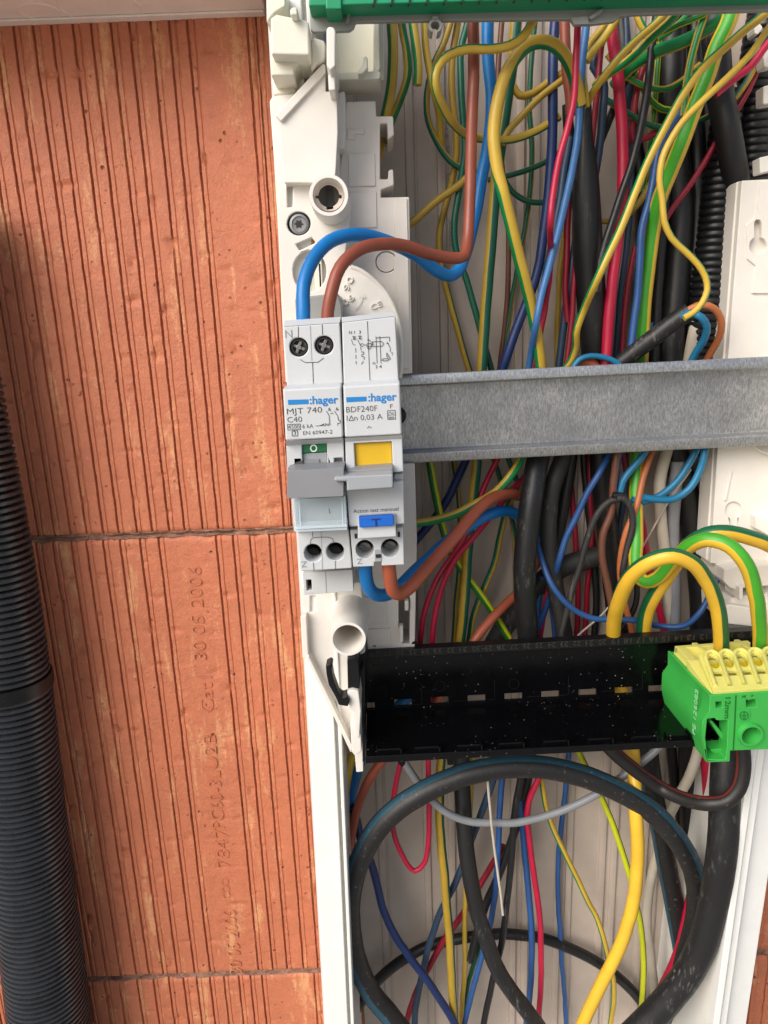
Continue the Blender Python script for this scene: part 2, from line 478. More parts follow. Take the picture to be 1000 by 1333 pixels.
# ------------------------------------------------------------------ the setting: ground, brick wall, trunking
g = MB(); g.quad((-60000, -60000, -1100), (60000, -60000, -1100), (60000, 60000, -1100), (-60000, 60000, -1100))
gm = NT('pale_concrete'); gm.l(gm.mix(gm.ramp(gm.noise(3, 6, .6), [(0.3, 0), (0.7, 1)]), lin('#8d8880'), lin('#aaa59c')), gm.b.inputs['Base Color']); gm.b.inputs['Roughness'].default_value = .9
go = g.build('ground', gm.m, smooth=False); go['kind'] = 'structure'

HB = -1.0
zAB = P(200, 697, HB).z; zBC = P(250, 1271, HB).z; HBR = zAB-zBC
WALLTH = rad(0.0)
wall_t = thing('brick_wall', 'ribbed orange clay block wall behind the white trunking', 'wall', (P(200, 697, HB).x, -HB, -350))
def brick(name, X0, X1, Z0, Z1, grooves, seed):
    prof = []
    gs = sorted(x for x in grooves if X0+4 < x < X1-5)
    prof.append((X0, -.8)); prof.append((X0+.8, 0))
    for x in gs:
        prof += [(x-.75, 0), (x-.42, -1.5), (x+.05, -1.7), (x+.4, -.3), (x+.7, -.12), (x+2.0, -.12), (x+2.4, -.6), (x+2.8, -.5), (x+3.2, 0)]
    prof += [(X1-.8, 0), (X1, -.8)]
    # extra points on wide lands so they can undulate
    P2 = []
    for a, b in zip(prof, prof[1:]):
        P2.append(a)
        if b[0]-a[0] > 4:
            k = int((b[0]-a[0])//3)
            for i in range(1, k+1): P2.append((a[0]+(b[0]-a[0])*i/(k+1), a[1]+(b[1]-a[1])*i/(k+1)))
    P2.append(prof[-1]); prof = P2
    NZ = 280 if seed < 5 else 70; m = MB(); np_ = len(prof)
    for j in range(NZ+1):
        z = Z0+(Z1-Z0)*j/NZ
        e = min(j, NZ-j); edge = 0.0 if e > 2 or NZ < 100 and e > 1 else (-.2, -.7, -2.2)[2-e]
        for i, (x, h) in enumerate(prof):
            q = Vector((x*.35+seed*9, z*.09, seed))
            dx = noise.noise(q)*.22+noise.noise(Vector((x*.7, z*.45, seed)))*.16+noise.noise(Vector((x*1.3, z*1.4, seed)))*.13
            chip = noise.noise(Vector((x*.16, z*.16, seed+4)))
            dh = noise.noise(Vector((x*.05, z*.03, seed+7)))*.35
            if chip > .36 and h > -1: dh -= (chip-.36)*3.4
            zz = z
            if e == 0: zz += noise.noise(Vector((x*.12, seed, j)))*1.1
            m.v.append(Vector((x+dx*(1 if 1 < i < np_-2 else 0), -(HB+h+dh+edge), zz)))
    for j in range(NZ):
        for i in range(np_-1):
            a = j*np_+i; m.f.append((a, a+1, a+np_+1, a+np_))
    bk = len(m.v)
    m.v += [Vector((X0, 60, Z0)), Vector((X1, 60, Z0)), Vector((X1, 60, Z1)), Vector((X0, 60, Z1))]
    top = NZ*np_
    m.f.append((bk, bk+1)+tuple(np_-1-i for i in range(np_)))
    m.f.append((bk+2, bk+3)+tuple(top+i for i in range(np_)))
    m.f.append((bk+3, bk)+tuple(j*np_ for j in range(NZ+1)))
    m.f.append((bk+1, bk+2)+tuple((NZ-j)*np_+np_-1 for j in range(NZ+1)))
    return m.build(name, M_BRICK, wall_t)
def gx(px, y): return [P(x, y, HB).x for x in px]
gA = gx([-34, -9, 16, 42, 66, 94, 118, 144, 168, 196, 220, 244], 28) + gx([357, 367], 506)
gB = gx([-55, -33, -11, 11, 33, 55, 76, 97, 120, 139, 160, 181, 206, 229, 300, 321, 342, 366, 387, 408, 430], 890)
gC = gx([0, 22, 44, 66, 83, 101, 120, 142, 161, 185, 206, 226, 245, 262, 279, 297, 316, 331, 346, 413, 436, 458], 1320)
XT = P(470, 900, 0).x
XL = gA[0]-170
ext = lambda g_: [g_[0]-8.2*i for i in range(1, 22)] + g_
for (z1, gs, sd_) in ((zAB+HBR, gA, 1), (zAB-.8, gB, 2), (zBC-.8, gC, 3)):
    z0 = zAB+.8 if sd_ == 1 else (zBC+.8 if sd_ == 2 else zBC-HBR)
    bo = brick('brick', XL, XT+60, z0, z1, ext(sorted(gs)), sd_)
    if sd_ == 2:
        st = MB()
        for t_, a, b in (('30 05 2006', (269, 858), (262, 737)), ('Cat1', (279, 926), (276, 880)), ('U2B', (284, 1000), (281, 955)),
                         ('PC60-3L', (293, 1077), (287, 1003)), ('7847', (300, 1128), (296, 1079)), ('30 05 2006', (316, 1266), (307, 1184))):
            st.text(t_, a, b, HB, 17, depth=.5, weight=-.018, lift=.12)
        for yy in (1148, 1157, 1165):
            st.ink([circ(293+(yy-1150)*.1, yy, 4.2, 12)+[(297.2+(yy-1150)*.1, yy)]], HB+.3, 1.3)
        st.build('stamped_text', M_BRICK, bo)
XR0 = XT+62
for (z0, z1, sd_) in ((zAB+.8, zAB+HBR, 5), (zBC+.8, zAB-.8, 6), (zBC-HBR, zBC-.8, 7)):
    brick('brick', XR0, XR0+300, z0, z1, [XR0+7+8.2*i for i in range(36)], sd_)
def joint(z, seed):
    m = MB(); N = 260; X0, X1 = XL, XR0+300
    rows = [(-2.8, -2.4), (-1.2, -.5), (.0, -1.8), (1.2, -.5), (2.8, -2.4)]
    for i in range(N+1):
        x = X0+(X1-X0)*i/N
        for dz, h in rows:
            n1 = noise.noise(Vector((x*.12, dz, seed)))*1.3+noise.noise(Vector((x*.5, dz*2, seed)))*.9
            m.v.append(Vector((x, -(HB+h+n1*(.9 if abs(dz) < 2 else .2)), z+dz+noise.noise(Vector((x*.2, seed, dz)))*1.0)))
    for i in range(N):
        for k in range(4):
            a = i*5+k; m.f.append((a, a+5, a+6, a+1))
    m.build('mortar_joint', M_MORT, wall_t)
joint(zAB, 11); joint(zBC, 12)

ZT, ZB = P(500, -260, 0).z, P(500, 1560, 0).z
trunk = thing('cable_trunking', 'white open cable trunking with ribbed back panel and grooved side walls', 'trunking', ((P(700, 700, 0)).x, 0, ZB))
def extrude_profile(m, prof, z0, z1, lean=0.0):
    n = len(prof); b = len(m.v); zr = P(430, 1190, 60).z
    m.v += [Vector((x+(z0-zr)*lean, -h, z0)) for x, h in prof]+[Vector((x+(z1-zr)*lean, -h, z1)) for x, h in prof]
    for i in range(n):
        j = (i+1) % n; m.f.append((b+i, b+j, b+n+j, b+n+i))
    m.f.append(tuple(b+i for i in range(n-1, -1, -1))); m.f.append(tuple(b+n+i for i in range(n)))
xo, xi = P(413, 1190, 60).x, P(455, 1190, 63).x
ww = xi-xo
m = MB(); extrude_profile(m, [(xo, -.5), (xi, -.5), (xi, 63), (xi-1.6, 63), (xi-1.6, 55), (xi-3.4, 55), (xi-3.4, 60.5), (xo+1.5, 60.5), (xo, 58)], ZB, ZT, .013)
m.build('side_wall', M_WALLW, trunk, bevel=.5)
xri, xro = P(949, 1190, 63).x, P(996, 1190, 56).x
zj = P(960, 965, 60).z
m = MB()
for dx, za, zb, ln in ((0, ZB, zj, .03), (14, zj+.02, ZT, .03)):
    extrude_profile(m, [(xro+dx, -.5), (xro+dx, 55), (xri+8.2+dx, 56.5), (xri+8.0+dx, 60.5), (xri+4.6+dx, 60.5), (xri+4.6+dx, 55), (xri+3.2+dx, 55), (xri+3.2+dx, 63), (xri+dx, 63), (xri+dx, -.5)], za, zb, ln)
m.build('side_wall', M_WALLW, trunk, bevel=.5)
ribs = [P(x, 1100, 0).x for x in (497, 556, 588, 668, 684, 727, 741, 784, 799, 838, 853, 900)]
prof = [(xi, -2.5), (xi, 0)]
for x in sorted(ribs):
    prof += [(x-2.0, 0), (x-1.7, 1.5), (x-.6, 1.7), (x+.6, 1.7), (x+1.7, 1.5), (x+2.0, 0), (x+2.3, -.3), (x+3.1, -.3), (x+3.3, 0)]
prof += [(xri+12, 0), (xri+12, -2.5)]
m = MB(); extrude_profile(m, prof, ZB, ZT)
bp = m.build('back_panel', M_BACK, trunk, bevel=.25)
m = MB()
m.text('16A_SU', (576, 160), (580, 206), .2, 7, depth=.15, weight=-.01)
m.text('51CV', (580, 225), (582, 252), .2, 7, depth=.15, weight=-.01)
m.text('360742', (584, 285), (587, 345), .2, 6, depth=.15, weight=-.01)
m.build('embossed_marks', M_INKL, bp)

# box over the wall, top left: we look up at its underside
ptb = P(170, 24, HB); bz = ptb.z
box_t = thing('junction_box', 'pale box along the top left, knockout rings on its underside', 'box', (ptb.x, -HB, bz))
m = MB(); xb1 = P(347, 18, HB).x
m.box(XL, xb1, HB-1, 46, bz, bz+60); 
m.box(XL, xb1-.5, HB-1, 3.2, bz-1.0, bz)
m.build('housing', M_BOX, box_t, bevel=.8)
und = Plane((0, 0, bz-.02), (1, 0, 0), (0, 1, 0))   # normal +z; knockouts hang below
def ring_under(cx, cy, rx, hole):
    mm_ = MB(); c = und.at(cx, cy); pts = []
    for i in range(41):
        a = 2*math.pi*i/40
        pts.append(Vector((c[0]+rx*math.cos(a), c[1]+hole*math.sin(a), bz-.1)))
    mm_.tube(pts, [.28]*41, 6); mm_.build('knockout_ring', M_BOX, box_t)
ring_under(52, 15, 8.0, 7.0); ring_under(132, 10, 16, 16)

# ------------------------------------------------------------------ white rail brackets
br = thing('rail_bracket', 'white plastic rail bracket on the left side, with screw boss and gusset', 'bracket', P(420, 300, 50))
def part(name, mat, par, fn, bevel=.45, **k):
    m = MB(); fn(m)
    if name not in SPLIT: return m.build(name, mat, par, bevel=bevel, **k)
    root = list(range(len(m.v)))
    def find(i):
        while root[i] != i: root[i] = root[root[i]]; i = root[i]
        return i
    for f in m.f:
        for q in f[1:]: root[find(q)] = find(f[0])
    comps = {}
    for f in m.f: comps.setdefault(find(f[0]), []).append(f)
    for fs in comps.values():
        c = MB(); mp = {}
        for f in fs:
            for i in f:
                if i not in mp: mp[i] = len(c.v); c.v.append(m.v[i])
            c.f.append(tuple(mp[i] for i in f))
        o = c.build(name, mat, par, bevel=bevel, **k)
    return o
SPLIT = {'plate_relief', 'relief', 'keyhole_floor', 'carrier_rib', 'top_block', 'side_block', 'latch_post', 'latch_block', 'upper_tab', 'slot', 'ledge_bar', 'pin', 'strip_tab',
         'adapter_plate', 'plate', 'inner_rib', 'top_peg', 'side_slot', 'end_clip'}
# deep adapter plate beside it
part('adapter_plate', M_PLATE, br, lambda m: (
    m.prism([(451, 132), (489, 131), (490, 151), (512, 151), (513, 176), (505, 182), (504, 161), (495, 161), (495, 233), (505, 233), (506, 221), (512, 220), (513, 241), (496, 247), (496, 257), (533, 256),
             (537, 486), (443, 492), (440, 250)], 50, 30, holes=[circ(503, 341, 14, 22)]),
    m.prism([(524, 604), (540, 603), (543, 700), (540, 850), (466, 856), (462, 700)], 46, 30, holes=[[(531, 768), (519, 769), (519, 815), (524, 830), (524, 838), (533, 838), (534, 780)]])), bevel=.5)
part('plate_relief', M_PLATE, br, lambda m: (
    m.prism(circ(503, 341, 13.2, 22), 49.2, 42),
    m.prism([(452, 168), (475, 167), (475, 175), (463, 175), (463, 182), (452, 182)], 50.4, 49),
    m.prism([(453, 200), (488, 199), (489, 242), (454, 243)], 50.7, 49), m.prism([(454, 250), (490, 249), (491, 296), (455, 297)], 50.7, 49),
    m.prism([(515, 258), (530, 258), (532, 340), (534, 480), (518, 481), (517, 380), (512, 360), (516, 310), (513, 300)], 50.8, 49),
    m.prism([(468, 778), (503, 776), (505, 812), (470, 814)], 46.8, 45), m.prism([(470, 820), (508, 818), (509, 840), (471, 841)], 46.8, 45),
    m.prism([(527, 782), (532, 782), (532, 795), (527, 795)], 48.5, 45), m.prism([(520, 815), (525, 815), (525, 836), (520, 836)], 48.5, 45)), bevel=.3)
# base plate with the round sector at the right
arc = [(457, 347), (470, 352), (484, 362), (497, 374), (507, 388), (514, 403), (519, 420), (522, 440), (523, 470), (521, 492)]
part('base_plate', M_WHITE, br, lambda m: m.prism(
    [(351, 132), (354, 126), (362, 124), (378, 122), (440, 120), (441, 236), (456, 262), (454, 300), (449, 335)] + arc + [(372, 498), (368, 430), (362, 300), (356, 200)],
    64, 40, holes=[circ(389, 291, 15.5, 22), [(385, 318), (406, 309), (411, 316), (390, 326)], [(373, 232), (381, 232), (381, 269), (374, 270)],
                   circ(403, 353, 22, 26, ry=27)]))
part('plate_floor', M_PLATE, br, lambda m: m.prism([(366, 225), (440, 225), (440, 400), (368, 400)], 60, 45), bevel=.2)
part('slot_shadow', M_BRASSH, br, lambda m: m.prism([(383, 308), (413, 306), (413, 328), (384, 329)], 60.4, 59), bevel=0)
part('sector_rim', M_WHITE, br, lambda m: m.tube([Vector(p.xyz) for p in spline([tuple(P(x, y, 64))+(.8,) for x, y in arc])], [.75]*len(spline([tuple(P(x, y, 64))+(.8,) for x, y in arc])), 8), bevel=0)
part('embossed_marks', M_WHITE, br, lambda m: (m.text('.06', (446, 401), (462, 389), 64, 8, depth=.7), m.text('90', (453, 380), (461, 362), 64, 8, depth=.7),
    m.ink([[(462, 402), (468, 396), (471, 388), (471, 383)], [(467, 387), (471, 382), (475, 388)]], 64.5, 2.0),
    m.text('CE', (484, 404), (498, 398), 64, 7, depth=.7)), bevel=0)
part('gusset', M_WHITE, br, lambda m: (
    m.prism([(360, 151), (421, 84), (424, 84), (424, 119), (437, 118), (439, 128), (440, 172), (438, 212), (436, 238), (370, 238), (364, 180)], 69, 60),
    m.prism([(358, 150), (420, 82), (424, 84), (424, 95), (366, 158)], 70.5, 66)), bevel=.6)
part('latch_post', M_WHITE, br, lambda m: (m.prism([(425, 36), (429, 34), (435, 35), (437, 40), (437, 86), (430, 92), (425, 84)], 84, 62),
    m.prism([(427, 96), (437, 93), (437, 118), (428, 118)], 78, 62), m.prism([(440, 120), (449, 118), (450, 160), (449, 192), (440, 194)], 58, 40)), bevel=.6)
part('top_block', M_CREAM, br, lambda m: (m.prism([(352, 23), (360, 18), (400, 26), (402, 31), (403, 72), (353, 71)], 80, 40),
    m.prism([(377, 12), (381, 8), (387, 9), (388, 20), (378, 20)], 84, 60),
    m.prism([(346, -20), (372, -20), (372, 8), (358, 17), (347, 30)], 70, 40)), bevel=.7)
part('side_block', M_CREAM, br, lambda m: (m.prism([(351, 74), (384, 73), (391, 80), (383, 88), (383, 98), (353, 99)], 74, 40),
    m.prism([(405, 52), (409, 48), (421, 52), (424, 56), (423, 78), (412, 84), (405, 92)], 72, 40),
    m.prism([(353, 100), (384, 99), (386, 122), (356, 124)], 62, 40)), bevel=.7)
part('tray', M_CREAM, br, lambda m: (m.prism([(437, -30), (500, -30), (500, 104), (437, 104)], 44, 41),
    m.prism([(486, -30), (493, -30), (495, 88), (492, 94), (486, 94)], 58, 42),
    m.prism([(438, 94), (494, 92), (496, 96), (494, 103), (438, 104)], 58, 42),
    m.prism([(466, 92), (472, 84), (473, 74), (476, 72), (479, 76), (479, 88), (473, 95), (466, 97)], 63, 44)), bevel=.6)
part('screw_boss', M_WHITE, br, lambda m: m.lathe(428, 254, 80, [(27, 62), (26, 79), (25.2, 80), (21, 80), (20.2, 79), (19.5, 66)], 40, cap=False), bevel=0)
part('boss_web', M_BOX, br, lambda m: m.prism([(428+20*math.cos(rad(a)), 255+20*math.sin(rad(a))) for a in range(0, 360, 12)], 73, 71,
    holes=[[(448-3, 254), (448-3, 258), (441, 258)] + circ(428, 256, 13.5, 12, 12, 168) + [(412, 258), (410, 258), (410, 254), (415, 254)] + circ(428, 254, 13.5, 14, 186, 354)]), bevel=.2)
part('boss_bore', M_HOLE, br, lambda m: m.lathe(428, 256, 66, [(16, 72), (16, 64.5)], 24), bevel=0)
part('boss_slot', M_DARK, br, lambda m: m.prism([(424, 244), (433, 244), (434, 272), (425, 273)], 73, 70.5), bevel=0)
sc_ = part('screw', M_STEEL, br, lambda m: m.lathe(389, 291, 64, [(13.4, 58), (13.4, 62.2), (12.4, 63), (9.6, 63.1), (9.2, 62.5), (0.1, 62.4)], 32), bevel=0)
m = MB(); m.prism([(389+(6.2 if i % 2 == 0 else 3.6)*math.cos(rad(30*i)), 291.5+(6.2 if i % 2 == 0 else 3.6)*math.sin(rad(30*i))) for i in range(12)], 62.7, 62.3)
m.build('star_recess', M_DARK, sc_)
m = MB(); m.lathe(389, 291, 64, [(16.2, 60.3), (16.2, 60.8), (13.2, 60.8)], 28); m.build('recess_ring', M_HOLE, sc_)
part('cable_clamp', M_GREYP, br, lambda m: (m.prism([(384, 388), (440, 381), (445, 396), (446, 420), (386, 424)], 78, 62),), bevel=.6)
part('pin', M_CREAM, br, lambda m: (m.prism([(411, 342), (419, 342), (420, 384), (412, 384)], 63, 58), m.prism([(393, 335), (406, 335), (406, 384), (394, 384)], 61, 58)), bevel=.3)
# lower half
part('lower_plate', M_WHITE, br, lambda m: (m.prism(
    [(390, 765), (470, 758), (474, 800), (476, 862), (470, 880), (472, 930), (473, 1005), (464, 1006), (462, 984), (457, 978), (399, 858), (396, 800)], 62, 40, holes=[[(404, 776), (411, 776), (412, 796), (404, 797)]]),
    m.prism([(391, 802), (399, 801), (402, 856), (394, 858)], 66, 40),
    m.prism([(398, 856), (402, 853), (460, 972), (457, 981)], 67, 60)), bevel=.5)
part('slot_floor', M_BOX, br, lambda m: m.prism([(402, 774), (414, 774), (414, 799), (402, 799)], 57, 55), bevel=0)
part('lower_boss', M_WHITE, br, lambda m: m.lathe(453, 832, 88, [(28, 60), (23.8, 87), (23.2, 88), (19.8, 88), (19.2, 87), (17, 62)], 40, cap=False), bevel=0)
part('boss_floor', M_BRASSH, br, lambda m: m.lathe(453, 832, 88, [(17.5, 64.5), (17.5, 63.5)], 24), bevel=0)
part('strip_tab', M_WHITE, br, lambda m: (m.prism([(452, 900), (459, 898), (467, 900), (470, 925), (468, 962), (462, 960), (461, 930), (455, 922)], 82, 64),
    m.prism([(456, 940), (463, 938), (470, 958), (471, 978), (464, 983), (458, 978)], 76, 60)), bevel=.5)

# right bracket
rb = thing('rail_bracket', 'white plastic rail bracket cut off by the right edge, keyhole recesses', 'bracket', P(980, 400, 50))
def keyhole(cx, cy, up, r=12, w_=5.0, L_=22):
    s_ = -1 if up else 1
    a = [( cx+r*math.cos(rad(t)), cy+s_*-r*math.sin(rad(t))) for t in range(65 if up else 65, 65-310-1, -15)]
    pts = []
    for t in range(-60, 241, 15):
        pts.append((cx+r*math.sin(rad(t+ (0)))*0, cy))
    pts = [(cx+s_*0+r*math.cos(rad(t)), cy-s_*r*math.sin(rad(t))) for t in range(115, 426, 15)]
    # opening faces the stem
    return [(cx-w_, cy+s_*L_*.9), (cx-w_*.6, cy+s_*L_), (cx+w_*.6, cy+s_*L_), (cx+w_, cy+s_*L_*.9), (cx+w_, cy+s_*r*.9)] + \
           [(cx+r*math.cos(rad(t)), cy+s_*r*math.sin(rad(t))) for t in range(60, -241, -20)] + [(cx-w_, cy+s_*r*.9)]
RH = 34
part('plate', M_WHITE, rb, lambda m: (
    m.prism([(966, 235), (1040, 231), (1040, 462), (948, 470), (950, 440)], RH, 18, holes=[keyhole(987, 320, True, 11.5, 4.6, 34)]),
    m.prism([(959, 237), (966, 235), (947, 470), (941, 470)], RH-3, 18),
    m.prism([(935, 575), (1040, 570), (1040, 735), (942, 735), (925, 733)], RH-2, 18, holes=[keyhole(955, 664, False, 11, 5, 26)]),
    m.prism([(929, 575), (935, 575), (925, 733), (919, 729)], RH-5, 18)), bevel=.5)
part('keyhole_floor', M_WHITE, rb, lambda m: (m.prism([(972, 280), (1003, 280), (1003, 340), (972, 340)], RH-2.2, RH-4), m.prism([(940, 648), (970, 648), (970, 694), (940, 694)], RH-3.2, RH-6)), bevel=0)
part('disc', M_WHITE, rb, lambda m: m.lathe(1028, 525, RH, [(71, RH-2), (71, RH+1.4), (69, RH+1.9), (54, RH-1.6), (47, RH-1.8), (46, RH+1.6), (44, RH+2.2), (2, RH+2.2)], 64), bevel=0)
part('relief', M_WHITE, rb, lambda m: (m.prism([(990, 236), (1030, 234), (1030, 382), (979, 382), (984, 346), (973, 337), (972, 293), (984, 282)], RH+.9, RH-.5, holes=[keyhole(987, 320, True, 11.5, 4.6, 34)]),
    m.prism([(983, 672), (1030, 690), (1030, 714), (984, 688)], RH+3, RH-3), m.prism([(951, 614), (954, 614), (946, 652), (943, 652)], RH-1.3, RH-3)), bevel=.3)
part('latch_block', M_WHITE, rb, lambda m: (m.prism([(943, 741), (962, 737), (1030, 733), (1030, 760), (967, 766), (964, 770), (950, 765), (942, 757)], 40, 14),
    m.prism([(952, 779), (965, 776), (1030, 770), (1030, 800), (953, 801)], 36, 14), m.prism([(943, 789), (950, 787), (1030, 800), (1030, 822), (944, 812)], 40, 14),
    m.prism([(963, 764), (968, 763), (968, 780), (963, 782)], 44, 30)), bevel=.6)
part('upper_tab', M_WHITE, rb, lambda m: (m.prism([(994, 112), (1010, 108), (1010, 134), (994, 136)], 34, 28), m.prism([(989, 205), (1010, 200), (1010, 221), (990, 226)], 34, 28),
    m.prism([(992, 60), (1010, 48), (1010, 85), (996, 88)], 34, 28), m.prism([(982, 36), (990, 30), (994, 36), (987, 45), (983, 44)], 34, 28)), bevel=.5)

# ------------------------------------------------------------------ green terminal strip along the top
ts = thing('terminal_strip', 'green terminal strip on a grey plastic carrier along the top edge', 'terminal strip', P(700, 10, 66))
part('carrier', M_GREYP, ts, lambda m: m.prism([(403, 10), (1020, -8), (1020, 13), (826, 19), (808, 21), (800, 28), (768, 32), (748, 32), (743, 25), (560, 27), (463, 29), (461, 36), (455, 40), (408, 42), (404, 38)], 72, 70), bevel=.4)
part('carrier_rib', M_GREYP, ts, lambda m: (m.prism([(452, 17), (456, 17), (455, 28), (450, 31)], 73.5, 71), m.prism([(766, 22), (781, 12), (786, 10), (784, 16), (770, 25)], 73.6, 71), m.prism([(743, 22), (765, 20), (768, 31), (748, 32)], 73, 71)), bevel=.2)
def clipring(m):
    m.prism(circ(567, 33, 9.5, 22, -250, 70)+circ(567, 33, 5.4, 18, 60, -240), 74, 68)
    m.prism([(563, 20), (571, 20), (571, 27), (563, 27)], 74, 68)
part('clip_ring', M_GREYP, ts, clipring, bevel=.3)
part('green_body', M_GRNT, ts, lambda m: (m.prism([(402, -60), (1020, -78), (1020, -10), (402, 8)], 80, 71), m.prism([(424, -60), (444, -60), (445, 12), (424, 12)], 81, 71)), bevel=.5)
def notch(m):
    for i in range(15):
        x = 486+i*23; m.prism([(x+3, -10-.03*(x-480)), (x+5, -10-.03*(x-480)), (x+1, 7-.03*(x-480)), (x-1, 7-.03*(x-480))], 80.6, 79)
    m.prism([(408, 6), (412, 9), (412, 15), (408, 15)], 75, 71); 
part('slot', M_DARK, ts, notch, bevel=0)

# ------------------------------------------------------------------ DIN rail
dr = thing('mounting_rail', 'galvanised steel top-hat rail running right from the breakers', 'rail', P(760, 540, 40))
A = P(515, 488.5, 44); B = P(1000, 464, 44); C2 = P(515, 604, 44); D2 = P(1000, 579.5, 44)
ux = (B-A).normalized(); uz = Vector((-ux.z, 0, ux.x)); hh = (abs((C2-A).dot(uz))+abs((D2-B).dot(uz)))/2
A = A-ux*40; Ln = (B-A).length+70
pr = [(0, 44), (.6, 44.4), (4.0, 44.4), (4.6, 43.8), (4.6, 38), (5.2, 37.4), (hh-5.2, 37.4), (hh-4.6, 38), (hh-4.6, 43.8), (hh-4.0, 44.4), (hh-.6, 44.4), (hh, 44),
      (hh, 43), (hh-3.4, 43), (hh-3.6, 42.6), (hh-3.6, 36.6), (hh-4.4, 36.2), (4.4, 36.2), (3.6, 36.6), (3.6, 42.6), (3.4, 43), (0, 43)]
m = MB(); n = len(pr)
for u in (0, Ln):
    for z, h in pr:
        q = A+ux*u-uz*z; m.v.append(Vector((q.x, -h, q.z)))
for i in range(n):
    j = (i+1) % n; m.f.append((i, i+n, j+n, j))
m.f.append(tuple(range(n))); m.f.append(tuple(2*n-1-i for i in range(n)))
m.build('rail', M_ZINC, dr, bevel=.15)
part('rail_screw', M_STEELD, dr, lambda m: m.lathe(517, 541, 38, [(12, 37.3), (12, 38.6), (9, 39.6), (5, 39.7), (4.6, 39), (.1, 39)], 24), bevel=0)

# ------------------------------------------------------------------ the two modules on the rail
cb = thing('circuit_breaker', 'grey two-pole circuit breaker, left module with clear cover and green O window', 'circuit breaker', P(410, 600, 50))
def loft_face(m, px_hi, h_hi, px_lo, h_lo):
    m.quad(*[P(x, y, h_hi) for x, y in px_hi], *[P(x, y, h_lo) for x, y in px_lo])
TH = 106
def hexa(m, ftop, fbot, top, h, ht, h0):
    """block whose front face is ftop..fbot (left, right) at depth h, with a chamfer going back to `top` at depth ht"""
    a, b = [P(x, y, h) for x, y in ftop]; c, d = [P(x, y, h) for x, y in fbot[::-1]]
    e, f = [P(x, y, ht) for x, y in top]
    def bk(p): return Vector((p.x, -h0, p.z))
    v = [a, b, c, d, e, f, bk(e), bk(f), bk(c), bk(d), bk(a), bk(b)]
    b0 = len(m.v); m.v += v
    for q in ((3, 2, 1, 0), (0, 1, 5, 4), (4, 5, 7, 6), (2, 3, 9, 8), (0, 4, 6, 10), (1, 11, 7, 5), (3, 0, 10, 9), (1, 2, 8, 11), (6, 7, 11, 10), (10, 11, 8, 9)):
        m.f.append(tuple(b0+i for i in q))
hz = [circ(389, 452, 12.3, 24), circ(422, 449.5, 12.3, 24)]
part('top_housing', M_DEV, cb, lambda m: (
    m.prism([(368.5, 425), (442.5, 420), (446.5, 500), (373.5, 504)], TH, 66, holes=hz),
    m.quad(P(368.5, 425, TH-.05), P(442.5, 420, TH-.05), P(443.5, 412.5, 101), P(371.5, 417, 101)),
    m.prism([(371.5, 418), (443, 413), (443, 423), (371.5, 427)], 101, 66)), bevel=.5)
part('terminal_well', M_HOLE, cb, lambda m: [m.lathe(x, y, TH, [(12.4, 96), (12.4, 95)], 24) for x, y in ((389, 452), (422, 449.5))], bevel=0)
for x, y in ((389, 452), (422, 449.5)):
    s_ = part('terminal_screw', M_STEELD, cb, lambda m: m.lathe(x, y, TH, [(11.4, 96), (11.4, TH-1.4), (10.2, TH-.9), (8.2, TH-.9), (7.8, TH-2.2), (.1, TH-2.2)], 28), bevel=0)
    m = MB()
    for a in (20, 110):
        c_, s2 = math.cos(rad(a)), math.sin(rad(a))
        m.prism([(x+c_*8.5-s2*2.1, y+s2*8.5+c_*2.1), (x-c_*8.5-s2*2.1, y-s2*8.5+c_*2.1), (x-c_*8.5+s2*2.1, y-s2*8.5-c_*2.1), (x+c_*8.5+s2*2.1, y+s2*8.5-c_*2.1)], TH-1.5, TH-3+.01*a)
    m.prism(circ(x, y, 3.6, 10), TH-1.1, TH-3)
    m.build('screw_drive', M_STEEL, s_, bevel=.15)
HH = 112
part('label_housing', M_DEV, cb, lambda m: hexa(m, [(368, 507), (444.5, 503)], [(371.5, 574), (447, 570)], [(372.5, 501), (444.5, 497.5)], HH, TH+.2, 60), bevel=.7)
part('lower_bevel', M_DEV, cb, lambda m: m.quad(P(371.5, 574, HH-.1), P(372.5, 580, 108), P(447.3, 576, 108), P(447, 570, HH-.1)), bevel=0)
part('window_housing', M_DEV, cb, lambda m: m.prism([(372.5, 578), (447.3, 574), (448.5, 612), (374, 616)], 108, 60,
     holes=[[(393, 579), (425.5, 577), (426.5, 611), (394, 613)], [(435, 596.5), (446, 596), (446.5, 605), (435.5, 606)]]), bevel=.35)
part('window_floor', M_TOG2, cb, lambda m: (m.prism([(392, 578), (447, 575), (448, 610), (393, 613)], 105.5, 104)), bevel=0)
part('finger_scoop', M_HOLE, cb, lambda m: m.prism([(381, 605), (386, 601.5), (393, 599.5), (393, 607.5), (385, 607.5)], 108.1, 107), bevel=0)
fl = part('position_flag', M_GREENF, cb, lambda m: m.prism([(393.5, 579), (425.5, 577), (425.8, 588), (393.8, 590)], 107, 104), bevel=.2)
m = MB(); m.text('O', (404, 588.3), (413.5, 587.8), 107, 9.5, weight=.02); m.build('flag_letter', M_INKW, fl)
part('lever_stub', M_TOG2, cb, lambda m: (m.prism([(394, 590.5), (425.9, 588.5), (426.6, 610), (394.5, 612)], 106.5, 104), ), bevel=.3)
part('lever_window', M_TOG, cb, lambda m: m.prism([(395, 599), (416, 597.5), (416.5, 605), (395.3, 606.5)], 107, 105), bevel=.2)
part('toggle', M_TOG, cb, lambda m: (hexa(m, [(374.5, 613), (447.5, 609)], [(373.5, 649), (447, 646)], [(375, 609), (447, 605)], 119, 114, 100),), bevel=.9)
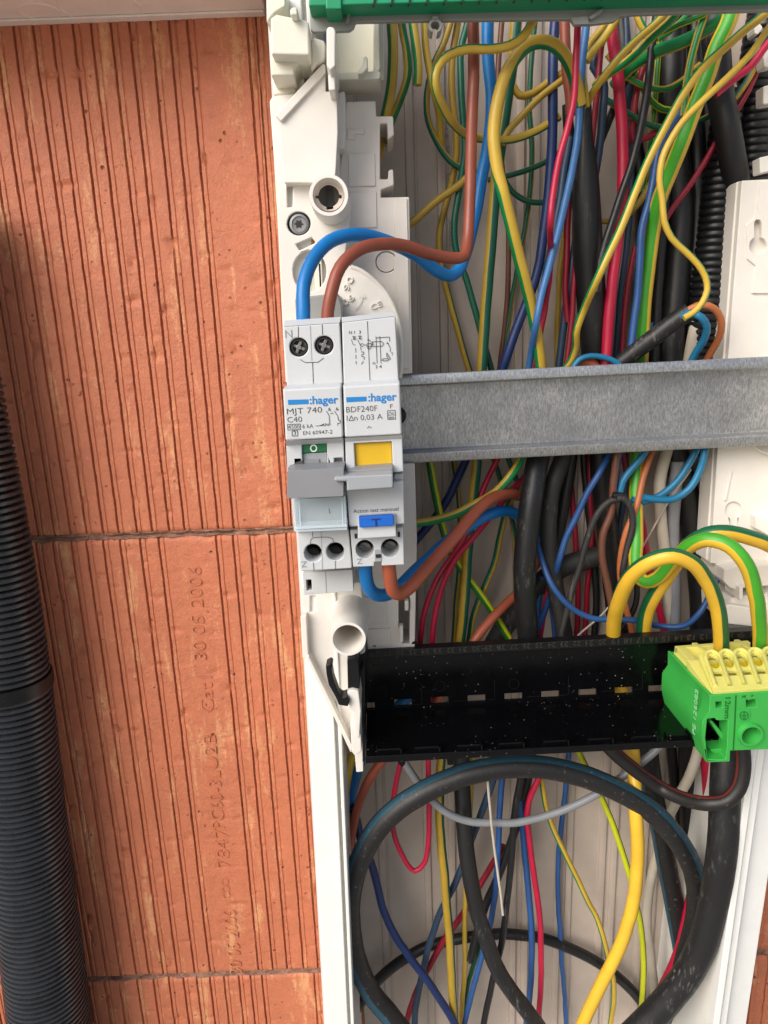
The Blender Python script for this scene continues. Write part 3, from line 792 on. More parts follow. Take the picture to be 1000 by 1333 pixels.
part('cover_label', plastic('cover_label_plastic', '#a9b3b8', .5, .05, .9, .05), cb, lambda m: m.prism([(382, 650), (450, 646), (452, 690), (385, 693)], 104.5, 70), bevel=.3)
part('cover_mark', M_DARK, cb, lambda m: m.ink([[(428.5, 662), (429.5, 668)], [(429.5, 668), (430.5, 668)]], 104.6, 1.6), bevel=0)
part('clear_cover', M_CLEAR, cb, lambda m: m.prism([(379.5, 649.5), (450, 646), (452, 683), (384, 686.5)], 112, 111.1), bevel=.2)
def cover_rim(m):
    m.prism([(384, 686), (452, 682.5), (452.2, 686), (384.2, 689.5)], 113.4, 107); m.prism([(384.4, 690), (452.2, 686.6), (452.4, 690), (384.6, 693)], 112.6, 106)
    m.prism([(379.5, 649.5), (383, 649.3), (386.5, 692), (382.5, 692)], 111, 104.6); m.prism([(447, 646.3), (450, 646), (452, 690), (449, 690)], 111, 104.6)
    m.prism([(388.5, 650), (390, 650), (392, 686), (390.5, 686)], 112.6, 112.05); m.prism([(444.5, 648), (446, 648), (447.5, 684), (446, 684)], 112.6, 112.05)
part('cover_rim', M_CLEARE, cb, cover_rim, bevel=.2)
LH = 103
hz2 = [circ(407.5, 720, 11.6, 24), circ(436.6, 718, 11.6, 24)]
part('bottom_housing', M_DEV, cb, lambda m: m.prism([(386.5, 692), (454, 688), (458.5, 740), (391, 744)], LH, 66, holes=hz2), bevel=.5)
part('terminal_well', M_DARK, cb, lambda m: [m.lathe(x, y, LH, [(12.2, LH-10.4), (12.2, LH-11)], 24) for x, y in ((407.5, 720), (436.6, 718))], bevel=0)
for x, y in ((407.5, 720), (436.6, 718)):
    part('terminal_screw', M_STEELD, cb, lambda m: (m.lathe(x, y, LH-9, [(10, LH-10), (10, LH-8.2), (8.5, LH-7.6), (.1, LH-7.6)], 24), m.prism([(x-8, y-5), (x-7, y-7), (x+8, y-1), (x+7, y+1)], LH-7.2, LH-8)), bevel=0)
part('foot_clip', M_DEV2, cb, lambda m: m.prism([(394, 746), (459, 741.5), (460.5, 770), (396, 774.5)], 92, 66, holes=[[(398.5, 755), (405.5, 754.5), (406.3, 768.5), (399.5, 769)]]), bevel=.25)
part('foot_slot', M_DARK, cb, lambda m: m.prism([(396, 752), (408, 752), (409, 773.5), (397.5, 774)], 86, 84), bevel=0)
part('printed_lines', M_INK, cb, lambda m: (
    m.ink([[(388.5, 425), (388.5, 439)], [(419.5, 422), (420, 436)], [(391, 468), (397.5, 472), (414, 471.5), (421.5, 466)], [(407, 472), (408, 499)]], TH, .8),
    m.ink([[(407, 692), (407, 699)], [(404, 708), (405, 702), (409, 699.5), (427, 699), (433, 701), (435, 707)], [(408, 732), (409, 743)], [(436.5, 730), (437, 741)]], LH, .7),
    m.ink([[(374.5, 552.5), (391, 551.8), (391.3, 559), (374.8, 559.7), (374.5, 552.5)], [(380.3, 560.8), (387.5, 560.4), (387.8, 567.3), (380.6, 567.7), (380.3, 560.8)],
           [(411, 554.5), (417, 554), (422, 551.5)], [(417, 554), (420, 554), (421, 552), (422, 554), (424, 554), (424, 551), (427.5, 554.3), (427.5, 551)],
           [(425, 535), (428.5, 541), (429.5, 553.5)], [(435.5, 535), (440, 542), (440.5, 547), (443, 547), (443, 550.5), (439.5, 551), (439.7, 554)],
           [(430, 538), (434, 537.6)], [(428.5, 531), (430.5, 534), (427.5, 534), (429, 530.5)], [(438.5, 530.5), (440.5, 533.5), (437.5, 533.5), (438.7, 530)]], HH, .75)), bevel=0)
part('seam_lines', M_INKL, cb, lambda m: (m.ink([[(404, 424), (406, 470)]], TH, .6), m.ink([[(418, 692), (420, 742)]], LH, .6), m.ink([[(424, 744), (425, 772)]], 92, .6)), bevel=0)
part('model_lettering', M_INK, cb, lambda m: (
    m.text('MJT 740', (374, 539.5), (419.5, 536.8), HH, 7.6, weight=-.012), m.text('C40', (374.5, 550), (393.5, 549), HH, 7.2, weight=-.012),
    m.text('4500', (375.5, 558.4), (390, 557.7), HH, 5, weight=-.012), m.text('6 kA', (394, 557.6), (408, 557), HH, 5.4, weight=-.012),
    m.text('3', (382.5, 566.3), (385.5, 566.1), HH, 5, weight=-.012), m.text('EN 60947-2', (395, 566.2), (433, 564.3), HH, 5, weight=-.012)), bevel=0)
part('terminal_lettering', M_INKL, cb, lambda m: (m.text('N', (371.8, 440), (381, 439.5), TH, 10, weight=.0), m.text('N', (392.2, 731), (393, 738.5), LH, 6.8, weight=.0)), bevel=0)
def logo(m, x0, y0, x1, y1, xt, xe, h):
    s_ = (y1-y0)/(x1-x0)
    m.prism([(x0, y0), (x1, y1), (x1+.3, y1+6), (x0+.6, y0+6.4)], h+.12, h)
    m.text(':hager', (xt, y1+6.1), (xe, y1+6.1+s_*(xe-xt)), h, 10.0, weight=.022)
part('brand_lettering', M_LOGO, cb, lambda m: logo(m, 374.8, 520.6, 401.5, 519.8, 403.5, 440.5, HH), bevel=0)

rc = thing('residual_current_module', 'grey residual current module, right module with yellow flag and blue T button', 'circuit breaker', P(490, 600, 50))
part('top_housing', M_DEV, rc, lambda m: (
    m.prism([(445, 419.5), (515, 411.5), (519.5, 497), (447.5, 501)], TH, 66),
    m.quad(P(445, 419.5, TH-.05), P(515, 411.5, TH-.05), P(511, 406, 101), P(445, 413, 101)),
    m.prism([(445.5, 413.5), (511, 406.5), (512, 415), (445.5, 423)], 101, 66)), bevel=.5)
part('label_housing', M_DEV, rc, lambda m: hexa(m, [(446.7, 503), (521, 498.5)], [(449, 570), (523.5, 566)], [(447.3, 497.5), (520, 493)], HH, TH+.2, 51), bevel=.7)
part('lower_bevel', M_DEV, rc, lambda m: m.quad(P(449, 570, HH-.1), P(449.3, 576, 109.5), P(524, 572, 109.5), P(523.5, 566, HH-.1)), bevel=0)
part('flag_housing', M_DEV, rc, lambda m: m.prism([(449.5, 575), (524, 571), (525.5, 614), (512.5, 615), (451, 640), (450.5, 612)], 110, 51,
     holes=[[(461, 577), (510, 574.5), (511.3, 606), (462.8, 608)]]), bevel=.4)
part('flag', M_YEL, rc, lambda m: m.prism([(461.3, 577), (509.8, 574.7), (511, 606), (463, 608)], 108.5, 100), bevel=.3)
part('toggle', M_TOG, rc, lambda m: hexa(m, [(451, 613), (511.5, 608)], [(451.5, 625), (512, 622)], [(463, 607), (511, 603.5)], 114, 110, 100), bevel=.6)
part('toggle_lip', M_TOG2, rc, lambda m: m.prism([(435, 621), (512, 617), (512.3, 635.5), (451.5, 639.5), (451.5, 627), (435.2, 627)], 121, 105), bevel=.6)
part('test_housing', M_DEV, rc, lambda m: (m.prism([(451.5, 638), (512, 634), (512, 627), (525.5, 626), (527, 682), (455, 686)], 109, 51),
    m.prism([(513, 617), (525.5, 616), (525.5, 625), (513, 626)], 107, 51)), bevel=.5)
part('test_frame', M_DEV, rc, lambda m: m.prism([(465.3, 671), (515, 668.3), (516.5, 699), (466, 702)], 110.3, 70), bevel=.5)
tb = part('test_button', M_BLUEB, rc, lambda m: m.prism([(467, 673), (512.6, 670.3), (513, 684.6), (468, 687.3)], 112, 108), bevel=.4)
m = MB(); m.text('T', (484, 684.8), (496, 684.2), 112, 9.5, weight=.015); m.build('button_letter', M_INKB, tb)
hz3 = [circ(475, 715, 12, 24), circ(508, 713.4, 12, 24), [(488, 719), (489, 716.5), (493, 716), (496, 718.5), (496.5, 730.5), (488, 731)]]
part('bottom_housing', M_DEV, rc, lambda m: m.prism([(456, 690), (466, 689), (466, 701), (516.5, 698), (516.5, 687), (525, 686), (526, 735), (497, 736.5), (497, 731), (487, 731.5), (487, 737), (460, 738)], 105, 51, holes=hz3[:2]), bevel=.5)
part('side_slot', M_DARK, rc, lambda m: (m.prism([(461.5, 695), (465, 694.8), (465, 701), (462, 701.2)], 105.2, 104), m.prism([(517.5, 692.5), (520.7, 692.3), (521, 699), (518, 699.2)], 105.2, 104)), bevel=0)
part('notch', M_TOG2, rc, lambda m: m.prism([(488, 716), (496.5, 715.5), (497, 731), (488, 731.5)], 105.3, 104), bevel=.2)
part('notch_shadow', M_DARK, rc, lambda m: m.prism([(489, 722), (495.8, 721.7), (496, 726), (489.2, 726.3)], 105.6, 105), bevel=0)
part('terminal_well', M_DARK, rc, lambda m: [m.lathe(x, y, 105, [(12.6, 93.6), (12.6, 93)], 24) for x, y in ((475, 715), (508, 713.4))], bevel=0)
for x, y in ((475, 715), (508, 713.4)):
    part('terminal_screw', M_STEEL, rc, lambda m: (m.lathe(x, y-1, 96, [(9.6, 93.5), (9.6, 95), (8.0, 96), (.1, 96)], 24), m.prism([(x-7, y-4), (x-6, y-6), (x+7, y+1), (x+6, y+3)], 96.6, 95)), bevel=0)
part('brand_lettering', M_LOGO, rc, lambda m: logo(m, 450.6, 517.2, 477, 516.2, 479.5, 516.5, HH), bevel=0)
part('model_lettering', M_INK, rc, lambda m: (m.text('BDF240F', (451, 537), (491.5, 534.8), HH, 7.4, weight=-.012), m.text('I', (451.5, 548), (452.3, 548), HH, 7, weight=-.012),
    m.text('n 0,03 A', (461.5, 547.4), (498, 545.4), HH, 7, weight=-.012), m.text('F', (508, 531.5), (511.5, 531.3), HH, 5.4, weight=-.012)), bevel=0)
part('printed_lines', M_INK, rc, lambda m: (
    m.ink([[(454.3, 547.6), (457.4, 541), (460.3, 547.3), (454.3, 547.6)], [(504.5, 534.6), (514.5, 534), (515, 545.5), (504.9, 546), (504.5, 534.6)], [(504.6, 540.3), (514.7, 539.8)],
           [(506, 538), (508, 536), (510, 538.6), (513, 536.5)], [(506, 543), (513, 542.6)], [(506, 544.5), (513.3, 544)], [(478, 557.5), (480.5, 555), (483.5, 557)]], HH, .7),
    m.ink([[(457.5, 442), (460, 449)], [(461, 449), (463, 449)], [(463, 453), (463.3, 459)], [(463.4, 462), (463.5, 467)], [(463.6, 470), (463.8, 474)],
           [(465.5, 442), (469, 449)], [(469.5, 451), (470, 456)], [(470, 458), (473.5, 458), (473.5, 461), (471, 461.5), (471, 464), (474, 464), (474, 468)], [(473, 470), (470.5, 474)],
           [(489.5, 438), (491, 473)], [(494.5, 437.5), (496, 473)], [(490, 439.7), (507, 438.7), (507.2, 444.5)], [(503, 447), (506, 447)], [(504, 445), (508, 453), (508, 458)], [(503.5, 459), (508, 466.5), (508, 467.5), (505.5, 467.5)],
           [(503.5, 459.5), (503.5, 464.5), (506, 464.4)], [(498.5, 467), (505.5, 466.6), (505.5, 469.3), (498.6, 469.7), (498.5, 467)], [(498.5, 468.4), (496, 468.5)],
           [(485, 445), (497, 444.4), (499.5, 447.5), (497.5, 450.5), (485.5, 451), (484, 448), (485, 445)], [(478, 447), (483, 446.8), (483, 451), (478, 451.2), (478, 447)],
           [(478, 443), (480, 441.8), (486, 447.5), (481, 454.5), (478.5, 453.5), (478, 451.5)], [(472.5, 446.5), (468.5, 449), (472.5, 451.5)], [(472, 449), (478, 449)],
           [(459, 438), (463, 441.5), (459.5, 441.7), (463, 438), (459, 438)], [(466.5, 437.5), (470.5, 441), (467, 441.2), (470.5, 437.3), (466.5, 437.5)]], TH, .75),
    m.ink([[(478.3, 418), (481.8, 498)]], TH, .8)), bevel=0)
part('diagram_lettering', M_INK, rc, lambda m: (m.text('N 1', (454.5, 435), (462, 434.6), TH, 4, weight=.0), m.text('3', (467.3, 434.3), (470, 434.2), TH, 4), m.text('N', (485.5, 474.8), (488.6, 474.6), TH, 3.6),
    m.text('2', (489.2, 479.4), (491.6, 479.3), TH, 4), m.text('4', (494, 479.2), (497, 479), TH, 4), m.text('T', (509.5, 463), (512, 462.8), TH, 4)), bevel=0)
part('test_lettering', M_INK, rc, lambda m: m.text('Action test mensuel', (460.3, 668), (519, 664.7), 109, 5.4, weight=-.004), bevel=0)
part('terminal_lettering', M_INKL, rc, lambda m: m.text('N', (464.8, 727.5), (465.6, 734.5), 105, 6.4), bevel=0)

# ------------------------------------------------------------------ black terminal support
bs = thing('terminal_support', 'glossy black terminal support channel numbered along its top, mostly empty', 'terminal support', P(700, 900, 43))
hx = [(485, 917.5), (525, 914.5), (572.5, 911.5), (620.5, 909), (668.5, 906.5), (716.5, 903.8), (765, 901.3), (812, 898.8), (856, 896.5)]
holes = [[(x-11.5, y-3.6), (x+11.5, y-4.8), (x+11.5, y+4.4), (x-11.5, y+5.4)] for x, y in hx]
holes[0] = [(478, 915), (488, 914.5), (488, 923), (478, 923.5)]
part('back_plate', M_BLK, bs, lambda m: m.prism([(475.5, 849), (1030, 821), (1030, 900), (475, 930)], 45, 43.4, holes=holes), bevel=.15)
part('shelf', M_BLK, bs, lambda m: m.prism([(476, 985), (905, 963.5), (1030, 957.5), (1030, 966), (905, 972), (476, 994)], 81, 43.4), bevel=.3)
part('number_strip', M_BLKM, bs, lambda m: m.prism([(479, 848), (1030, 819), (1030, 829), (478, 858)], 48.5, 43.4), bevel=.3)
def nums(m):
    x = 488.0; k = 38
    while x < 1010 and k > 0:
        y = 848-(x-480)*.0525
        m.text(str(k), (x+5, y+.2), (x-5, y+.7), 48.5, -0.001+7.2, depth=.3, weight=.0); x += 16.45; k -= 1
part('raised_numbers', M_MARK, bs, nums, bevel=0)
def ledge(m):
    for i, x in enumerate((490, 540, 595, 650, 708, 766, 824, 868)):
        y = 976-(x-480)*.0495
        m.prism([(x, y), (x+34, y-1.7), (x+34, y+4.6), (x, y+6.3)], 79, 76)
        m.prism([(x+31, y), (x+33, y), (x+33.5, y+6), (x+31.5, y+6)], 81.3, 76)
    for x in (503, 535, 588, 636, 697, 745, 795, 850):
        m.prism([(x, 985-(x-480)*.05), (x+1.2, 985-(x-480)*.05), (x+1.2, 992-(x-480)*.05), (x, 992-(x-480)*.05)], 81.4, 79)
    m.prism([(517, 990), (529, 989.5), (527, 996), (524, 999), (520, 996)], 79, 70)
    m.prism([(581, 985), (592, 984.5), (590, 996), (583, 996)], 79, 70)
part('ledge_bar', M_BLK, bs, ledge, bevel=.15)
def rings(m):
    for x, y in ((489, 860), (620, 853), (498, 900), (573, 893), (720, 848), (669, 890)):
        c = circ(x, y, 6.5, 24); c.append(c[0]); m.ink([c], 45.05, .8)
    for x, y in ((525, 905), (620, 899), (716, 893), (812, 886)):
        m.ink([[(x-30, y+14), (x-12, y+13)], [(x+12, y+12), (x+24, y+11)], [(x+24, y+11), (x+24, y-14)]], 45.05, .9)
    for x, y in ((481, 835),):
        pass
part('moulded_lines', M_BLKM, bs, rings, bevel=0)
part('end_clip', M_BLKM, bs, lambda m: (m.prism([(452, 858), (464, 855), (466, 858), (469, 888), (468, 897), (453, 897)], 80, 62), m.prism([(463, 853), (476, 848), (476, 990), (471, 994), (470, 900)], 62, 45),
    m.prism([(472, 846), (477, 840), (479, 858), (473, 860)], 58, 45)), bevel=.4)
part('end_hook', M_BLKM, bs, lambda m: (m.prism([(424, 867), (430, 863.5), (433, 866), (432, 872), (434, 884), (441, 904), (446, 908), (452, 906), (456, 912), (453, 920), (441, 918), (438, 910), (428, 892), (425, 878)], 84, 78),), bevel=.4)
part('top_peg', M_BLK, bs, lambda m: (m.prism([(485, 842), (490, 842), (489, 833), (487, 829), (486, 833)], 46, 43.5), m.prism([(535, 839), (543, 838.5), (541, 834.5), (537, 834.8)], 46, 43.5)), bevel=.15)

# ------------------------------------------------------------------ green and yellow earth terminal block
eb = thing('earth_terminal_block', 'green earth terminal block with yellow sockets, right end of the black support', 'terminal block', P(970, 985, 60))
FH = 91
fo = [(924, 905.5), (1040, 898), (1040, 974), (951, 977.5), (950.5, 991.5), (920, 993), (913.5, 961), (915, 938), (923.5, 926)]
fh = [(921, 936), (931, 935), (933, 938), (947.5, 938), (946.5, 974), (944.5, 988), (921.5, 989), (918.5, 960)]
win = [(971.5, 911.5), (984, 910.5), (985, 920), (972, 921)]
win2 = [(932, 914), (940, 913.5), (940.5, 921.5), (932.5, 922)]
scr = circ(975.5, 954.7, 11.5, 24)
part('front', M_GRN, eb, lambda m: m.prism(fo, FH, 84, holes=[fh, win, win2, scr]), bevel=.35)
part('body', M_GRN, eb, lambda m: (
    m.prism([(924, 905.5), (928, 905.2), (928, 926), (920, 936), (918.5, 960), (922, 990), (920, 993), (913.5, 961), (915, 938), (923.5, 926)], FH-.3, 51),
    m.prism([(950, 903.5), (1040, 898), (1040, 973), (950, 977)], 70, 51), m.prism([(924, 905.8), (1040, 898.3), (1040, 903), (924, 910)], FH-1, 51),
    m.prism([(920, 989), (950, 988), (950.5, 991.5), (920, 993)], FH-.4, 51)), bevel=.35)
part('inner_rib', M_GRN, eb, lambda m: (m.prism([(944, 958), (948, 960), (947, 964), (942, 965), (939, 962), (924, 940), (927, 938)], 87, 60), m.prism([(924, 976), (946, 974), (946, 979), (932, 981), (927, 980)], 87, 60)), bevel=.3)
part('screw_collar', M_GRN, eb, lambda m: m.lathe(975.5, 954.7, FH, [(16.5, FH-1), (16, FH+1.2), (15, FH+1.8), (12.6, FH+1.8), (11.6, FH+.8), (11.2, 80)], 36, cap=False), bevel=0)
part('screw', M_STEELD, eb, lambda m: m.lathe(975.5, 954.7, FH, [(11.6, 80), (11.6, 83), (9, 83.6), (.1, 83.6)], 24), bevel=0)
part('window_pin', M_BOX, eb, lambda m: m.prism([(974, 908), (988, 907.5), (988, 919), (974, 920)], 86, 80), bevel=.3)
part('earth_symbol', M_GRN, eb, lambda m: (m.prism([(961, 925.5), (976, 924.5), (977.5, 932), (974, 938.5), (962, 939), (960.5, 934)], FH+.5, FH-.5)), bevel=.2)
part('symbol_lines', plastic('dark_green_relief', '#0f6a1c', .4, .05, 0, 0), eb, lambda m: (m.ink([circ(968.5, 931.5, 5.4, 20)+[(973.9, 931.5)], [(968.5, 926.5), (968.3, 931)], [(964.5, 931.2), (972.5, 930.8)], [(966, 933.4), (971, 933.1)], [(967.3, 935.3), (969.8, 935.2)]], FH+.55, 1.1),
    m.text('12mm', (944.5, 908), (943, 935), FH, 6.5, depth=.3), m.text('P', (978, 907.3), (980, 907.2), FH, 3.4, depth=.2), m.text('PE', (966, 908.6), (971, 908.3), FH, 3.4, depth=.2), m.ink([[(958, 905), (956.5, 942), (954.5, 977)]], FH, 2.0)), bevel=0)
# lettering on the left flank
fl0 = P(924, 905.5, FH)
flank = Plane(P(917, 950, FH)+Vector((-.15, 0, 0)), (0, -1, 0), (0, 0, -1))
if flank.n.x > 0: flank = Plane(flank.O, (0, 1, 0), (0, 0, -1))
fplane = Plane(P(914.5, 945, FH)+Vector((-.25, 0, 0)), (0, -1, 0), (0, 0, 1))   # normal should face -x
def flank_text(m):
    pl = fplane if fplane.n.x < 0 else Plane(fplane.O, (0, 1, 0), (0, 0, 1))
    m.text('PE 126082', (905, 957), (909, 899), 80, 8, depth=.15, pl=pl)
part('flank_lettering', plastic('pale_green_mark', '#8fce93', .6, .1, 0, 0), eb, flank_text, bevel=0)
# yellow socket insert
ytop = [(912, 851), (1030, 842)]
slope = Plane(P(912, 851, 68), P(1012, 843.4, 68)-P(912, 851, 68), P(912, 851, 68)-P(930, 900, 90))
sock = [(916+18.8*i, 850-1.0*i, 931+18.9*i, 894-1.1*i) for i in range(7)]
def slot_hole(i, a, b):
    x0, y0, x1, y1 = sock[i]; x2, y2, x3, y3 = sock[i+1]
    def q(u, v):
        xa, ya = x0+(x1-x0)*v, y0+(y1-y0)*v; xb, yb = x2+(x3-x2)*v, y2+(y3-y2)*v
        return (xa+(xb-xa)*u, ya+(yb-ya)*u)
    return [q(u, v) for u, v in a]
oval = [(.5+.36*math.cos(rad(t)), .27+.20*math.sin(rad(t))) for t in range(0, 360, 24)]
rct = [(.2, .55), (.8, .55), (.8, .70), (.2, .70)]
yh = [slot_hole(i, oval, 0) for i in range(6)]+[slot_hole(i, rct, 0) for i in range(6)]
part('socket_face', M_YELB, eb, lambda m: (m.prism([(909, 852), (1030, 841), (1046, 892), (929, 901)], 0, -1.6, holes=yh, pl=slope)), bevel=.15)
part('socket_throat', M_YELD, eb, lambda m: (m.prism([(910, 853), (1030, 843), (1044, 890), (930, 898)], -4.2, -6, pl=slope)), bevel=0)
def arches(m):
    for i in range(6):
        x0, y0, x1, y1 = sock[i]; x2, y2, x3, y3 = sock[i+1]
        pts = []
        for (u, v) in [(0, 1.0), (0, .8), (0, .5), (0, .28)]+[(.5-.5*math.cos(rad(t)), .2-.22*math.sin(rad(t))) for t in range(10, 171, 20)]+[(1, .28), (1, .5), (1, .8), (1, 1.0)]:
            xa, ya = x0+(x1-x0)*v, y0+(y1-y0)*v; xb, yb = x2+(x3-x2)*v, y2+(y3-y2)*v
            c = slope.at(xa+(xb-xa)*u, ya+(yb-ya)*u); pts.append(tuple(slope.w(c[0], c[1], .35+.02*i))+(.85,))
        sp = spline(pts, 1.2); m.tube([Vector(p.xyz) for p in sp], [.85]*len(sp), 10)
part('socket_arches', M_YELB, eb, arches, bevel=0)
yl = P(926, 903, 90).x; yz = P(926, 903, 90).z; xr_ = P(1040, 895, 90).x
ydir = (P(1012, 843.4, 68)-P(912, 851, 68)); ys = ydir.z/ydir.x
def ybox(m, xa, xb, ha, hb, za, zb):
    v = []
    for h in (ha, hb):
        for x, z in ((xa, za), (xb, za), (xb, zb), (xa, zb)): v.append(Vector((x, -h, z+(x-yl)*ys)))
    b0 = len(m.v); m.v += v
    for q in ((4, 5, 6, 7), (3, 2, 1, 0), (0, 1, 5, 4), (1, 2, 6, 5), (2, 3, 7, 6), (3, 0, 4, 7)): m.f.append(tuple(b0+i for i in q))
def yframe(m):
    ybox(m, yl+1.6, yl+5, 53, 68, -1.0, 2.4); ybox(m, yl+.8, xr_, 66, 69, -1, 2.6); ybox(m, yl+1.6, xr_, 52, 54.5, -1, 2.2)
    ybox(m, yl+.9, xr_, 53, 90, -1.2, -.2)
    b0 = len(m.v)   # wedge under the sloping face and its cheek
    pr_ = [(68, 3.2), (90.3, -.3), (90.3, -1.3), (68, -1.2)]
    for x in (yl+.3, yl+5.0):
        for h, z in pr_: m.v.append(Vector((x, -h, yz+z+(x-yl)*ys)))
    for q in ((0, 1, 2, 3), (7, 6, 5, 4), (0, 4, 5, 1), (1, 5, 6, 2), (2, 6, 7, 3), (3, 7, 4, 0)): m.f.append(tuple(b0+i for i in q))
    for k in range(5):
        xx = yl+12+k*9.2
        pr2 = [(50, 2.0), (67, 2.2), (67, -1), (50, -1)]; b0 = len(m.v)
        for x in (xx, xx+2.2):
            for h, z in pr2: m.v.append(Vector((x+(67-h)*-.12, -h, yz+z+(x-yl)*ys)))
        for q in ((0, 1, 2, 3), (7, 6, 5, 4), (0, 4, 5, 1), (1, 5, 6, 2), (2, 6, 7, 3), (3, 7, 4, 0)): m.f.append(tuple(b0+i for i in q))
_yb = ybox
def ybox(m, xa, xb, ha, hb, za, zb): _yb(m, xa, xb, ha, hb, za+yz, zb+yz)
part('socket_frame', M_YELB, eb, yframe, bevel=.3)

# ------------------------------------------------------------------ conduits
def corrugated(label, pts, pitch, depth, group, nseg=36, mat=M_COND, name='corrugated_conduit'):
    P4 = [tuple(P(x, y, h))+(w_*.5*mmpx(x, y, h),) for x, y, h, w_ in pts]
    sp = spline(P4, .4); L = 0.0; ps = [sp[0]]; last = 0
    # resample evenly at pitch/8
    out = []; acc = 0.0; st_ = pitch/8.0; nxt = 0.0
    for a, b in zip(sp, sp[1:]):
        d = (b.xyz-a.xyz).length
        while nxt <= acc+d:
            out.append(a+(b-a)*((nxt-acc)/max(d, 1e-6))); nxt += st_
        acc += d
    pp = []; rr = []
    for i, q in enumerate(out):
        k = (1.0, 1.0, 1.0, 1.0, .99, .93, .86, .93)[i % 8]
        pp.append(Vector(q.xyz)); rr.append(q.w*(1-(1-k)*depth))
    m = MB(); m.tube(pp, rr, nseg); o = m.build(name, mat, origin=pp[0]); tag(o, label, 'conduit', group); return out
cl = corrugated('thick black corrugated conduit climbing the bricks on the far left', [(-100, 250, 22, 100), (-48, 520, 22, 98), (-14, 700, 22, 97), (13, 880, 22, 97), (34, 1070, 22, 97), (66, 1333, 22, 98), (84, 1500, 22, 98)], 3.15, 1.0, 'corrugated conduits', 44)
corrugated('black corrugated conduit ending in the orange wire loop left of the right bracket', [(950, 120, 16, 38), (943, 180, 16, 40), (937, 240, 16, 44), (932, 300, 16, 46), (927, 350, 16, 48), (922, 400, 16, 50), (918, 440, 14, 50), (908, 520, 12, 48)], 3.0, .75, 'corrugated conduits', mat=M_COND2)
corrugated('black corrugated conduit in the top right corner above the right bracket', [(1004, -20, 14, 46), (990, 60, 14, 46), (983, 120, 14, 46), (980, 180, 14, 45), (978, 240, 14, 44), (974, 320, 12, 42)], 3.0, .75, 'corrugated conduits', mat=M_COND2)
m = MB()   # flat plastic band round the thick conduit
c0 = P(12, 880, 22); c1 = P(14, 893, 22); ax = (c1-c0).normalized(); r_ = 96*.5*mmpx(8, 890, 22)
pp = [c0+ax*t for t in (-.2, 0, 3.3, 6.6, 6.8)]; m.tube(pp, [r_-.5, r_+1.3, r_+1.5, r_+1.3, r_-.5], 48)
tag(m.build('conduit_band', M_BLKM, bevel=.2, origin=c0), 'flat black band round the thick conduit on the left', 'band')

# ------------------------------------------------------------------ wires and cables
W_ = dict(
    blue=wire_mat('blue_pvc', '#0a70b6'), lblue=wire_mat('light_blue_pvc', '#3d70a8'), navy=wire_mat('navy_pvc', '#162d60'), slate=wire_mat('slate_blue_pvc', '#2a4058'),
    mblue=wire_mat('mid_blue_pvc', '#29528a'), teal=wire_mat('teal_pvc', '#1c6f96'), brown=wire_mat('brown_pvc', '#8c4632'), terra=wire_mat('terracotta_pvc', '#a45238'),
    orange=wire_mat('orange_pvc', '#b5683c'), dbrown=wire_mat('dark_brown_pvc', '#6b4232'), red=wire_mat('red_pvc', '#b3143a'), dred=wire_mat('dark_red_pvc', '#8c1028'),
    black=wire_mat('black_rubber', '#1b1b1c', .42, .8, '#85807a'), kblack=wire_mat('black_pvc', '#161617', .38, .6, '#77726c'), worn=wire_mat('worn_black_rubber', '#2b2a29', .55, .8, '#8d867e'),
    grey=wire_mat('grey_pvc', '#85878a'), beige=wire_mat('beige_sheath', '#bdb3a2', .6, .5, '#8b8375'), string=wire_mat('off_white_cord', '#b9b0a2', .7, .3), clear=wire_mat('pale_draw_wire', '#b9aca0', .5, .3),
    green=wire_mat('dark_green_pvc', '#0c4a2c'), dyel=wire_mat('ochre_pvc', '#9c7f2b'),
    yg=stripe_mat('earth_pvc', '#c9a63a', '#0c7a3f'), ygd=stripe_mat('dull_earth_pvc', '#b08f2e', '#0b5a42'), ygb=stripe_mat('bright_earth_pvc', '#d9b032', '#45a02a'), ygy=stripe_mat('vivid_earth_pvc', '#e3b434', '#12603a'),
    ygl=stripe_mat('lime_earth_pvc', '#c4c81e', '#1d6a24'), kt=stripe_mat('black_teal_stripe', '#1d1c1c', '#22495a', .45, dirt='#8a857d', dl=.60), kr=stripe_mat('black_red_print', '#1c1918', '#6d2a26', .42, dirt='#8a857d', dl=.64))
NW = [0]
def wire(label, mat, width, pts, h=20, stripe=None, cat='wire', name=None, n=None, group=None, step=2.4):
    """pts: (x, y), (x, y, h) or (x, y, h, width px); width in photo pixels at the first point"""
    width *= 1.07
    if stripe and not isinstance(stripe[0], list): stripe = ([(0, stripe[0]), (1, stripe[1])], stripe[2])
    q = []
    r0 = None
    for p in pts:
        x, y = p[0], p[1]; hh_ = p[2] if len(p) > 2 and p[2] is not None else h
        if len(p) > 3: r = p[3]*.5*mmpx(x, y, hh_)
        else:
            if r0 is None: r0 = width*.5*mmpx(x, y, hh_)
            r = r0
        q.append(tuple(P(x, y, hh_))+(r,))
    sp = spline(q, step)
    wob = NW[0]*3.7
    pp = []
    for i, s_ in enumerate(sp):
        v = Vector(s_.xyz)
        nn = noise.noise_vector(Vector((v.x*.03, v.z*.03, wob)))*.6+noise.noise_vector(Vector((v.x*.11, v.z*.11, wob+3)))*.2
        pp.append(v+Vector((nn.x, nn.y*.4, nn.z)))
    m = MB(); big = width > 12
    m.tube(pp, [s_.w for s_ in sp], n or (20 if big else 12), stripe)
    nm = name or ('cable' if cat == 'cable' else 'wire')
    o = m.build(nm, W_[mat], origin=pp[0]); tag(o, label, cat, group or ('cables in the trunking' if cat == 'cable' else 'wires in the trunking')); NW[0] += 1
    return o
